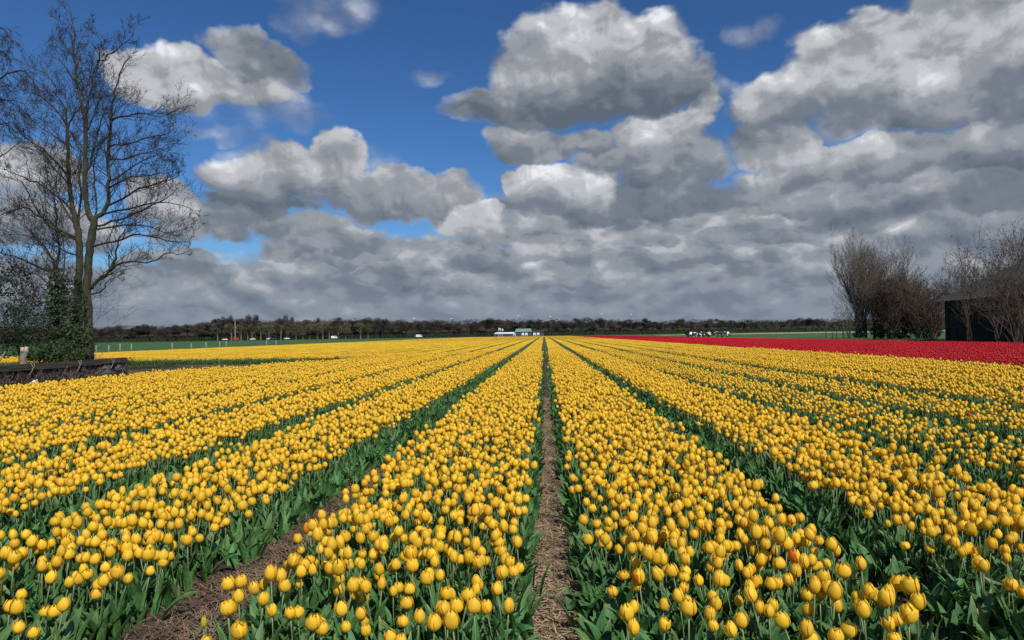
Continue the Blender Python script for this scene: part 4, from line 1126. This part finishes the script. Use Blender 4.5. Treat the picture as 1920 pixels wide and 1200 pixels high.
# ---- right-hand side: barn
barn = empty('barn', (44, 60, 0), label='large dark barn with grey pitched roof behind the trees at right', cat='barn')
BX0, BX1, BY0, BY1, EH, RH, RX = 0, 20, -26, 17, 4.75, 9.2, 10
mb = MB()
mb.add([(BX0, BY0, 0), (BX0, BY1, 0), (BX0, BY1, EH), (BX0, BY0, EH)], [(0, 1, 2, 3)])
mb.add([(BX0, BY1, 0), (BX1, BY1, 0), (BX1, BY1, EH), (RX, BY1, RH - .1), (BX0, BY1, EH)], [(0, 1, 2, 3, 4)])
mb.add([(BX0, BY0, 0), (BX1, BY0, 0), (BX1, BY0, EH), (RX, BY0, RH - .1), (BX0, BY0, EH)], [(4, 3, 2, 1, 0)])
mb.add([(BX1, BY0, 0), (BX1, BY1, 0), (BX1, BY1, EH), (BX1, BY0, EH)], [(3, 2, 1, 0)])
mb.build('wall', M['barnwall'], barn)
def slab(a, b_, c_, d_, th):
    n_ = (Vector(b_) - Vector(a)).cross(Vector(d_) - Vector(a)).normalized() * th
    vs_ = [Vector(q) for q in (a, b_, c_, d_)]; return vs_ + [v + n_ for v in vs_], [(3, 2, 1, 0), (4, 5, 6, 7), (0, 1, 5, 4), (1, 2, 6, 5), (2, 3, 7, 6), (3, 0, 4, 7)]
sl_ = (RH - EH) / RX
npan = 14
for i in range(npan):
    y0 = BY0 - .5 + (BY1 - BY0 + 1) * i / npan; y1 = BY0 - .5 + (BY1 - BY0 + 1) * (i + 1) / npan - .03
    mb = MB(); v_, f_ = slab((-.7, y0, EH - .7 * sl_ + .02), (RX, y0, RH + .02), (RX, y1, RH + .02), (-.7, y1, EH - .7 * sl_ + .02), .10 + .004 * (i % 2)); mb.add(v_, f_)
    mb.build('roof_panel', M['barnroof'], barn)
mb = MB(); v_, f_ = slab((RX, BY0 - .5, RH + .02), (BX1 + .7, BY0 - .5, EH - .7 * sl_ + .02), (BX1 + .7, BY1 + .5, EH - .7 * sl_ + .02), (RX, BY1 + .5, RH + .02), .1); mb.add(v_, f_); mb.build('roof', M['barnroof'], barn)
mb = MB(); mb.tube([(-.78, BY0 - .4, EH - .28), (-.78, BY1 + .4, EH - .28)], .08, 8); mb.build('gutter', M['pipe'], barn, True)
for Dp in (73.0, 68.6, 64.3):
    mb = MB(); mb.tube([(-.78, Dp - 60, EH - .3), (-.2, Dp - 60, EH - .7), (-.12, Dp - 60, EH - .9), (-.12, Dp - 60, .1)], .07, 8); mb.build('downpipe', M['pipe'], barn, True)
for i in range(22):
    mb = MB(); yy = BY0 + (BY1 - BY0) * i / 21; mb.box(-.028, yy - .05, 0.02, -.003, yy + .05, EH - .4); mb.build('batten', M['barnwall'], barn)

# ---- right-hand trees
def free_tree(name, label, px, D, h, n, seed, mats, lean=.3, kids=(10, 5, 3), r=.12, start_h=.0, cat='tree', trop=.25, spread=.7, group=None, py=640, buds_=0, off=(0, 0), trunk_h=None, thin=1.4):
    T_ = Tree(seed); c = at_y(px, py, D); root = empty(name, (c.x, D, 0), label=label, cat=cat, group=group)
    if trunk_h:
        mb = MB(); tpts = [Vector((0, 0, -.1)), Vector((T_.r.gauss(0, .08), 0, trunk_h * .5)), Vector((T_.r.gauss(0, .12), 0, trunk_h))]
        mb.tube(tpts, [r * 1.5, r * 1.3, r * 1.1], 9); mb.build('trunk', mats[0], root, True); b0 = tpts[-1]
    else: b0 = Vector((0, 0, 0))
    for i in range(n):
        mb = MB(); bb = []
        st_ = b0 + Vector((T_.r.gauss(0, .12), T_.r.gauss(0, .12), -.05))
        az_ = i * 2.4 + T_.r.random(); ln = lean * T_.r.uniform(.3, 1.3)
        T_.grow(mb, st_, Vector((math.cos(az_) * ln, math.sin(az_) * ln, 1)), (h - (trunk_h or 0)) * T_.r.uniform(.75, 1.0), r * T_.r.uniform(.6, 1), 0, trop, kids, spread, bb if buds_ else None, n=8, ratio=(.28, .5), thin=thin)
        o = mb.build('limb', mats[1], root)
        if buds_:
            bmb = bud_mesh(bb, buds_, T_.r); tag(bmb.build('buds', mats[2], o), kind='stuff')
    return root
BR = (M['barkbrown'], M['barkbrown'], M['barkbrown']); BG = (M['barkB'], M['barkgrey'], M['barkgrey'])
free_tree('bare_poplar', 'tallest upright grey-twigged tree of the right-hand clump', 1612, 104, 12.2, 11, 31, BG, lean=.11, kids=(20, 6, 4), r=.15, trop=.6, spread=.55, buds_=.035, thin=3)
free_tree('bare_poplar', 'second upright pinkish-grey tree right of the tallest in the clump', 1652, 106, 11.4, 11, 32, BG, lean=.14, kids=(20, 6, 4), r=.14, trop=.55, spread=.6, buds_=.035, thin=3)
free_tree('bare_shrub', 'low bare spreading shrub at the left foot of the right-hand clump', 1592, 103, 5.6, 8, 33, BG, lean=.6, kids=(10, 4, 2), r=.07, trop=.15, thin=3)
free_tree('bare_tree', 'bushy brown bare tree in the middle of the right-hand clump', 1690, 103, 8.0, 11, 34, BR, lean=.42, kids=(16, 7, 4), r=.14, buds_=.04, thin=3)
free_tree('bare_tree', 'rounded brown tree just left of the barn corner', 1722, 100, 8.2, 11, 35, BR, lean=.45, kids=(16, 7, 4), r=.14, buds_=.04, thin=3)
free_tree('bare_tree', 'pale-stemmed tree standing at the barn corner', 1750, 84, 6.6, 9, 36, (M['barkgrey'], M['barkbrown'], M['barkbrown']), lean=.42, kids=(12, 5, 3), r=.10, buds_=.035, thin=2.4)
free_tree('bare_tree', 'small bare tree showing over the barn roof edge', 1812, 96, 9.4, 7, 37, BR, lean=.3, kids=(12, 5, 3), r=.10, buds_=.04, thin=3)
free_tree('bare_tree', 'large bare crown rising behind the barn roof at right', 1885, 88, 11.2, 9, 38, BR, lean=.42, kids=(14, 6, 3), r=.15, buds_=.04, thin=3)
free_tree('bare_tree', 'tall bare tree at the right edge behind the barn', 1945, 84, 12.2, 9, 39, BR, lean=.42, kids=(14, 6, 3), r=.15, buds_=.04, thin=3)
free_tree('bare_tree', 'twiggy tree standing against the dark barn wall', 1818, 68, 7.2, 5, 40, (M['barkbrown'], M['barkbrown'], M['barkbrown']), lean=.38, kids=(9, 4, 2), r=.07, py=640, thin=1.8)
free_tree('bare_tree', 'ivy-dark tree in front of the barn near the right edge', 1905, 58, 7.6, 7, 41, BR, lean=.4, kids=(11, 5, 2), r=.09, buds_=.04, py=642, thin=1.6)
free_tree('bare_tree', 'many-stemmed brown tree in front of the barn wall, towards the right edge', 1872, 64, 6.4, 5, 42, BR, lean=.4, kids=(10, 5, 2), r=.07, buds_=.035, thin=2)
free_tree('bare_shrub', 'dense brown shrub hiding the barn wall near the right edge', 1912, 60, 5.6, 8, 43, BR, lean=.45, kids=(12, 6, 3), r=.06, buds_=.035, thin=2)
free_tree('bare_shrub', 'brown thicket filling the space before the barn corner', 1745, 84, 6.0, 9, 44, BR, lean=.55, kids=(12, 6, 3), r=.07, buds_=.035, thin=2.4)
free_tree('bare_tree', 'dark brown twiggy tree between the tall grey trees and the rounded one', 1668, 101, 8.2, 11, 45, BR, lean=.35, kids=(15, 7, 4), r=.12, buds_=.04, thin=3)
# undergrowth of the clump
for j, (px, D, spots, lb) in enumerate((
    (1700, 101, [(1690, 622, 26, 14), (1715, 612, 26, 24), (1740, 618, 26, 20)], 'dark evergreen undergrowth below the brown trees at right'),
    (1620, 103, [(1612, 628, 12, 7), (1650, 622, 18, 12)], 'dark low growth at the foot of the tallest right-hand trees'))):
    mb = MB(); c0 = W3(px, 636, D); root = empty('undergrowth', (c0.x, D, 0), label=lb, cat='bush')
    for (qx, qy, rx, ry) in spots:
        c = W3(qx, qy, D); k = D / F; leaves(mb, (c.x - c0.x, 0, c.z), (rx * k, 1.2, ry * k), int(rx * ry * 9), .13, rnd, .1, 1.2)
    mb.build('foliage', M['shrubleaf'], root)
# two trunks of the tall trees, thick at the foot
for (px, D, r0, h, lb) in ((1608, 103.6, .30, 3.6, 'stout dark trunk at the left of the clump'), (1622, 103.2, .26, 3.0, 'stout dark trunk close beside the first'),
                           (1640, 105, .20, 2.6, 'thinner trunk in the middle of the clump'), (1668, 104, .32, 3.2, 'stout dark trunk under the brown crowns')):
    T_ = Tree(px); c = at_y(px, 636, D); root = empty('pollard_tree', (c.x, D, 0), label=lb + ' at right, with upright shoots', cat='tree')
    mb = MB(); mb.tube([(0, 0, -.1), (.05, 0, h * .5), (0, 0, h)], [r0 * 1.25, r0, r0 * 1.1], 9); mb.build('trunk', M['barkB'], root, True)
    mb = MB()
    for q in range(12): T_.grow(mb, Vector((T_.r.gauss(0, r0 * .5), T_.r.gauss(0, r0 * .5), h - .1)), Vector((T_.r.gauss(0, .22), T_.r.gauss(0, .22), 1)), T_.r.uniform(3, 6.5), .045, 0, .3, (6, 3), .5, thin=3)
    mb.build('shoots', M['barkgrey'], root)
# stakes left of the clump
for j, px in enumerate((1549, 1561, 1569, 1581)):
    h = (1.2, 1.3, 1.2, 3.0)[j]; c = at_y(px, 636, 101); mb = MB(); mb.tube([(0, 0, -.1), (0, 0, h)], [.07, .06], 6)
    o = mb.build('wooden_post', M['oldwood'], None, True); o.location = (c.x, 101, 0)
    tag(o, ('leftmost short dark post', 'second short dark post', 'third short dark post', 'tall thin dark post')[j] + ' left of the right-hand clump', 'post')
mb = MB()
for q in range(2600):
    c = Vector((rnd.uniform(35, 46), rnd.choice((rnd.uniform(99, 103), rnd.uniform(60, 100))), 0)); 
    if c.y < 99: c.x = rnd.uniform(41.5, 43.8)
    h = rnd.uniform(.1, .45); w = .03
    mb.add([(c.x - w, c.y, 0), (c.x + w, c.y, 0), (c.x + rnd.gauss(0, .08), c.y + rnd.gauss(0, .08), h)], [(0, 1, 2)])
tag(mb.build('rough_grass', M['verge']), kind='stuff')

# ------------------------------------------------------------------ cows
def cow_mesh(graze):
    vs_ = [(0, 0, 1.12, .34), (.45, 0, 1.12, .38), (-.5, 0, 1.10, .36), (.85, 0, 1.18, .22)]
    if graze: vs_ += [(1.1, .0, .75, .15), (1.25, 0, .38, .13), (1.36, 0, .2, .07)]
    else: vs_ += [(1.1, 0, 1.38, .16), (1.3, 0, 1.45, .14), (1.52, 0, 1.34, .08)]
    ed = [(0, 1), (0, 2), (1, 3), (3, 4), (4, 5), (5, 6)]
    for (x_, y_) in ((.55, .18), (.5, -.18)):
        k = len(vs_); vs_ += [(x_, y_, .75, .13), (x_ + .02, y_, .4, .07), (x_, y_, .05, .06)]; ed += [(1, k), (k, k + 1), (k + 1, k + 2)]
    for (x_, y_) in ((-.62, .18), (-.7, -.18)):
        k = len(vs_); vs_ += [(x_, y_, .75, .17), (x_ - .1, y_, .45, .075), (x_ - .02, y_, .05, .06)]; ed += [(2, k), (k, k + 1), (k + 1, k + 2)]
    k = len(vs_); vs_ += [(-.86, 0, 1.2, .06), (-.93, 0, .7, .03)]; ed += [(2, k), (k, k + 1)]
    me = bpy.data.meshes.new('body'); me.from_pydata([v[:3] for v in vs_], ed, [])
    o = bpy.data.objects.new('tmp', me); COL.objects.link(o)
    sk = o.modifiers.new('s', 'SKIN')
    for i, v in enumerate(vs_): me.skin_vertices[0].data[i].radius = (v[3], v[3])
    me.skin_vertices[0].data[0].use_root = True
    ss_ = o.modifiers.new('u', 'SUBSURF'); ss_.levels = 1
    dg = bpy.context.evaluated_depsgraph_get(); m2 = bpy.data.meshes.new_from_object(o.evaluated_get(dg))
    bpy.data.objects.remove(o); m2.name = 'body'; m2.polygons.foreach_set('use_smooth', [True] * len(m2.polygons)); return m2
def cow_mat():
    m = bpy.data.materials.new('cow_hide'); m.use_nodes = True; T = NT(m.node_tree); b_ = T.n['Principled BSDF']
    tc = T.new('ShaderNodeTexCoord').outputs['Object']; oi = T.new('ShaderNodeObjectInfo').outputs['Random']
    nz = T.noise(T.vec('ADD', tc, T.comb(T.math('MULTIPLY', oi, 50.0), 0.0, 0.0)), 1.5, 1, .4)
    T.put(b_.inputs['Base Color'], T.mix(T.rng(nz, .58, .60), (.012, .011, .011, 1), (.72, .70, .66, 1))); b_.inputs['Roughness'].default_value = .7
    return m
CH = cow_mat(); cm = [cow_mesh(False), cow_mesh(True)]
for m_ in cm: m_.materials.clear(); m_.materials.append(CH)
cows = [(1290, 0, 1.9, 'leftmost dark cow of the herd, seen end-on'), (1296, 1, .3, 'second cow from the left, mostly black'), (1302, 0, 2.6, 'third cow from the left, black with white flank'),
        (1309, 0, 3.3, 'mostly white cow in the middle of the herd'), (1316, 1, .2, 'cow with white legs right of the white one'), (1322, 0, 3.0, 'black and white cow in the denser group'),
        (1330, 1, 1.2, 'dark cow at the right of the denser group'), (1342, 0, .1, 'dark cow after the gap in the herd'), (1350, 0, 3.2, 'cow with raised head right of the gap'), (1359, 1, .2, 'rightmost black cow grazing alone')]
for i, (px, kind, rz, lb) in enumerate(cows):
    D = 168 + (i * 37 % 9); c = at_y(px, 632, D)
    root = empty('cow', (c.x, D, 0), rz, label=lb, cat='cow', group='black and white cows beyond the red tulips'); root.scale = (1.05,) * 3
    o = bpy.data.objects.new('body', cm[kind]); link(o, root); 
    for s_ in (-1, 1):
        mb = MB(); hx, hz = (1.2, .5) if kind else (1.2, 1.55)
        mb.tube([(hx, s_ * .1, hz), (hx - .03, s_ * .26, hz + .02)], [.05, .03], 5); mb.build('ear', M['rubber'], root)

# ------------------------------------------------------------------ farm buildings at the end of the rows
DF = 432
def bpx(px): return at_y(px, 628, DF).x
def building(name, label, px0, px1, h, roof_h, wallm, roofm, D=DF, dep=9, doors=(), cat='shed', windows=()):
    x0, x1 = at_y(px0, 628, D).x, at_y(px1, 628, D).x; xc = (x0 + x1) / 2; w = (x1 - x0) / 2
    root = empty(name, (xc, D, 0), label=label, cat=cat)
    mb = MB(); mb.box(-w, 0, 0, w, dep, h); mb.build('wall', wallm, root)
    mb = MB(); mb.add([(-w - .3, -.4, h + .01), (w + .3, -.4, h + .01), (w * .9, dep / 2, h + roof_h), (-w * .9, dep / 2, h + roof_h), (-w - .3, dep + .4, h + .01), (w + .3, dep + .4, h + .01)],
                      [(0, 1, 2, 3), (3, 2, 5, 4), (0, 3, 4), (1, 5, 2), (0, 4, 5, 1)]); mb.build('roof', roofm, root)
    for px in doors:
        xd = at_y(px, 628, D).x - xc; mb = MB(); mb.box(xd - .75, -.07, .4, xd + .75, -.004, 2.5); o = mb.build('door', M['whitepaint'], root)
        mb = MB(); mb.box(xd - .5, -.10, .4, xd + .5, -.072, 1.2); mb.build('panel', M['shedwall'], o)
    return root
building('farm_building', 'farm building with pale teal roof at the end of the tulip rows', 966, 997, 3.2, 2.0, M['shedwall'], M['teal'], doors=(980.5, 987))
building('farm_shed', 'small dark shed with two white doors right of the teal-roofed building', 999, 1020, 3.0, .9, M['shedwall'], M['barnroof'], doors=(1002, 1009))
building('greenhouse', 'long low white-roofed shed left of the teal-roofed building', 927, 966, 2.1, 1.0, M['shedwall'], M['whitepaint'], doors=(967.5 - 3,))
for j, px in enumerate((935, 938, 942)):
    c = at_y(px, 628, DF - 2); root = empty('flagpole', (c.x, DF - 2, 0), label=('left', 'middle', 'right')[j] + ' white flagpole by the distant long white shed', cat='flagpole')
    mb = MB(); mb.tube([(0, 0, 0), (0, 0, 6.2 - .3 * j)], [.1, .07], 6); mb.build('pole', M['whitepaint'], root)
    mb = MB(); z = 6.0 - .3 * j; mb.add([(.05, 0, z), (.6, .05, z - .4), (.5, 0, z - 1.5), (.05, 0, z - 1.3)], [(0, 1, 2, 3)]); mb.build('flag', M['whitepaint'], root)

# ------------------------------------------------------------------ the far belt of trees
def far_tree_meshes(kind, seed):
    r_ = random.Random(seed); T_ = Tree(seed)
    H = 10.0; tr = MB(); tr.tube([(0, 0, 0), (.05, 0, H * .3), (0, 0, H * .62)], [.28, .2, .08], 5)
    for q in range(7): T_.grow(tr, Vector((0, 0, H * r_.uniform(.22, .5))), Vector((r_.gauss(0, .6), r_.gauss(0, .6), 1)), H * .38, .09, 0, .2, (3,), .6, thin=5)
    cr_ = MB(); lobes = []
    if kind == 'poplar': lobes = [(0, 0, H * (.3 + .1 * i), .9 + .25 * math.sin(i), .9, 1.4) for i in range(7)]
    else:
        for q in range(9): lobes.append((r_.gauss(0, 1.6), r_.gauss(0, 1.4), H * r_.uniform(.42, .84), r_.uniform(1.1, 2.0), r_.uniform(1.1, 1.8), r_.uniform(.9, 1.6)))
    n_ = 3200 if kind != 'evergreen' else 1800
    for q in range(n_):
        lx, ly, lz, a, b_, c_ = r_.choice(lobes); d = T_.rv().normalized(); rr = r_.random() ** .42
        p = Vector((lx + d.x * a * rr, ly + d.y * b_ * rr, lz + d.z * c_ * rr))
        if p.z < 1.6: continue
        if kind == 'evergreen': dv = T_.rv().normalized() * .3; w = .14
        else: dv = (Vector((d.x * .6, d.y * .6, .9)) + T_.rv(.35)).normalized() * r_.uniform(.35, .75); w = .05
        sd = dv.orthogonal().normalized() * w; 
        cr_.add([p - sd, p + sd, p + dv], [(0, 1, 2)])
    return tr, cr_
FT = {}
for kind, mt in (('bare', 'fartree'), ('budding', 'fartree_green'), ('evergreen', 'fardark'), ('poplar', 'fargrey')):
    FT[kind] = []
    for s_ in range(3):
        a, c = far_tree_meshes(kind, 900 + s_ * 13 + len(kind)); 
        FT[kind].append((make_mesh('trunk', a.v, a.f, M['paletrunk'] if kind == 'budding' else M['barkB']), make_mesh('crown', c.v, c.f, M[mt])))
def far_tree(px, D, h, kind, label, group, wide=1.0):
    c = at_y(px, 630, D); t = empty('far_tree', (c.x, D, 0), random.uniform(0, 6.28), label=label, cat='tree', group=group)
    a, m_ = random.choice(FT[kind]); s_ = h / 9.4
    t.scale = (s_ * wide, s_ * wide, s_)
    link(bpy.data.objects.new('trunk', a), t); link(bpy.data.objects.new('crown', m_), t)
def top_y(px):      # skyline height read off the photograph, as tree height in metres at 600 m
    xs = [180, 240, 300, 360, 420, 480, 560, 640, 700, 760, 840, 900, 1000, 1100, 1230, 1300, 1400, 1500, 1580, 1800]
    ys = [16, 17, 15, 18, 22, 20, 18, 21, 19, 17, 16.5, 18, 16, 16, 13, 13, 12, 12, 11, 11]
    return float(np.interp(px, xs, ys))
px = -60
while px < 1960:
    D = random.uniform(588, 640); h = top_y(px) * random.uniform(.82, 1.06)
    far_tree(px, D, h, random.choices(['bare', 'evergreen'], [.8, .2])[0] if px < 1180 else random.choices(['bare', 'evergreen'], [.7, .3])[0],
             ('dark tree in the horizon wood at far left, beyond the meadow fence' if px < 390 else 'brown tree in the horizon wood behind the roadside row' if px < 700 else
              'brown tree in the horizon wood left of the farm buildings' if px < 900 else 'dark tree in the wood right behind the farm buildings' if px < 1060 else
              'dark tree in the horizon wood above the start of the red tulips' if px < 1260 else 'dark tree in the low wood beyond the cows' if px < 1540 else 'far tree hidden behind the right-hand clump and barn'),
             'trees of the wood along the horizon', random.uniform(1.1, 1.6))
    px += random.uniform(11, 19)
for px in (407, 431, 452, 467, 474, 492, 506, 518, 527, 539, 556, 569, 578, 592, 606, 618, 633, 645, 674, 690):
    far_tree(px + random.uniform(-3, 3), 574 + random.uniform(-3, 3), random.uniform(12.5, 16.5), 'budding', ('budding roadside tree left of the distant mast' if px < 441 else 'pale-trunked roadside tree between the mast and the lone poplar' if px < 540 else 'pale-trunked roadside tree right of the lone poplar'), 'roadside row of budding trees', 1.15)
for (px, h, lb) in ((418, 20.5, 'tall grey poplar at the left of the distant row'), (433, 21.5, 'tallest grey poplar near the mast'), (466, 21, 'grey poplar with broad flat top, left half'), (480, 21, 'grey poplar with broad flat top, right half'),
                    (536, 21.5, 'lone grey poplar rising above the roadside row'), (597, 18, 'small dark-topped tree above the roadside row'), (548, 18.5, 'slim grey tree right of the lone poplar')):
    far_tree(px, 606, h, 'poplar', lb, None, 1.25 if px in (466, 480) else .95)
# the wood behind, one dense mass
mb = MB(); r_w = random.Random(4)
xs_ = np.arange(-640, 660, 3.0); prof_ = [(0, 0), (-3, .35), (-1, .62), (3, .82), (9, .90), (18, .86), (26, .5), (28, 0)]
core = []; nn = len(prof_)
for x_ in xs_:
    pxx = 1020 + x_ / 650 * F
    for (dy_, hh) in prof_:
        h = top_y(pxx) * .97 * (.90 + .22 * mn.noise(Vector((x_ * .06, dy_ * .05, 1))) + .12 * mn.noise(Vector((x_ * .21, dy_ * .1, 7))))
        core.append((x_ + r_w.uniform(-1, 1), 648 + dy_ + 3 * mn.noise(Vector((x_ * .1, hh * 3, 9))), max(0, hh * h + (r_w.uniform(-.5, .5) if hh > 0 else 0))))
mb.add(core, [(i * nn + j, (i + 1) * nn + j, (i + 1) * nn + j + 1, i * nn + j + 1) for i in range(len(xs_) - 1) for j in range(nn - 1)])
for q in range(60000):
    x_ = r_w.uniform(-620, 640); D = r_w.uniform(644, 664)
    pxx = 1020 + x_ / D * F; h = top_y(pxx) * (.93 + .20 * mn.noise(Vector((x_ * .06, 0, 1))) + .14 * mn.noise(Vector((x_ * .21, 0, 7))))
    z_ = h * r_w.random() ** .55; s_ = r_w.uniform(.3, .8)
    p = Vector((x_, D, z_)); dv = Vector((r_w.gauss(0, .5), r_w.gauss(0, .5), 1)).normalized() * s_ * 1.8; sd = Vector((r_w.gauss(0, 1), r_w.gauss(0, 1), 0)).normalized() * s_ * .35
    mb.add([p - sd, p + sd, p + dv], [(0, 1, 2)])
tag(mb.build('far_wood', M['fartree']), kind='stuff')
mb = MB()
for q in range(9000):
    x_ = r_w.uniform(-420, 420); p = Vector((x_, r_w.uniform(578, 640), r_w.uniform(0, 3.2))); dv = Vector((r_w.gauss(0, .5), 0, 1)) * r_w.uniform(.5, 1.3); sd = Vector((.5, 0, 0))
    mb.add([p - sd, p + sd, p + dv], [(0, 1, 2)])
tag(mb.build('wood_understorey', M['fardark']), kind='stuff')

# ---- mast, lamps and cars on the road
c = at_y(441, 636, 562); root = empty('mast', (c.x, 562, .35), label='tall thin grey mast standing among the distant poplars', cat='mast')
mb = MB(); mb.tube([(0, 0, 0), (0, 0, 16)], [.30, .18], 6); mb.build('pole', M['pipe'], root)
mb = MB(); mb.box(-.5, -.2, 16, .5, .2, 16.25); mb.build('cross_arm', M['pipe'], root)
for j, (px, py) in enumerate(((777, 597.5), (846, 598), (972, 593), (1032, 594), (1128, 589), (1183, 590))):
    p = at_y(px, py, 570); root = empty('street_lamp', (p.x, 570, .35), label='tall road lamp with white head over the far wood, ' + ('first', 'second', 'third', 'fourth', 'fifth', 'sixth')[j] + ' from the left', cat='street lamp', group='road lamps above the far wood')
    mb = MB(); mb.tube([(0, 0, 0), (0, 0, p.z - .35)], [.11, .06], 6); mb.build('pole', M['shedwall'], root)
    mb = MB(); mb.box(-.75, -.5, p.z - .35, .75, .5, p.z + .15); mb.build('lamp_head', M['whitepaint'], root)
def car(px, mat, label, van=False):
    D = 556; c = at_y(px, 636, D); root = empty('car', (c.x, D, .45), label=label, cat='van' if van else 'car', group='cars on the distant road')
    H = 2.1 if van else 1.0; L = 2.5 if van else 2.15
    mb = MB()
    prof = [(-L, .35), (-L, .9), (-L * .75, 1.0), (-L * .5, H + .42), (L * .35, H + .42), (L * .62, 1.0), (L, .85), (L, .35)]
    if van: prof = [(-L, .35), (-L, 2.2), (L * .5, 2.25), (L * .75, 1.3), (L, 1.1), (L, .35)]
    n_ = len(prof); mb.add([(a, -.85, z) for a, z in prof] + [(a, .85, z) for a, z in prof], [tuple(range(n_)), tuple(range(2 * n_ - 1, n_ - 1, -1))] + [(i, i + n_, (i + 1) % n_ + n_, (i + 1) % n_) for i in range(n_)])
    mb.build('body', mat, root)
    mb = MB(); zt = H + .3
    if van: mb.add([(L * .3, -.86, 1.3), (L * .68, -.86, 1.3), (L * .5, -.86, 2.0), (L * .3, -.86, 2.0)], [(0, 1, 2, 3)])
    else: mb.add([(-L * .66, -.86, 1.0), (L * .5, -.86, 1.0), (L * .3, -.86, zt), (-L * .46, -.86, zt)], [(0, 1, 2, 3)])
    mb.build('window', M['glass'], root)
    for a in (-L * .62, L * .62):
        mb = MB(); mb.tube([(a, -.9, .33), (a, -.68, .33)], .33, 10); mb.build('wheel', M['rubber'], root)
for px, mt, lb, vn in ((422, M['whitepaint'], 'leftmost small white car on the distant road', False), (443, M['carred'], 'dark red vehicle passing below the mast', True),
                       (474, M['whitepaint'], 'white car on the road below the flat-topped poplars', False), (505, M['whitepaint'], 'white car between dark hedge and road, left of centre', False),
                       (511, M['carblue'], 'dark blue car just behind a white one on the distant road', False), (538, M['whitepaint'], 'white car below the lone poplar', False),
                       (627, M['whitepaint'], 'white van farthest right on the distant road', True), (786, M['whitepaint'], 'white van before the far wood left of the farm', True)):
    car(px, mt, lb, vn)
# pale strips of far bulb fields at right
def strip(name, x0, x1, y0, y1, z, col):
    m_ = material(name, col, tuple(a * .8 for a in col), .1, .9); sheet(name, x0, x1, y0, y1, z, m_)
strip('pale_bulb_field', 52, 300, 300, 330, .16, (.70, .62, .22))
strip('bare_sand_field', 120, 420, 420, 470, .10, (.42, .36, .30))
strip('hyacinth_field', 70, 420, 345, 400, .12, (.10, .13, .12))
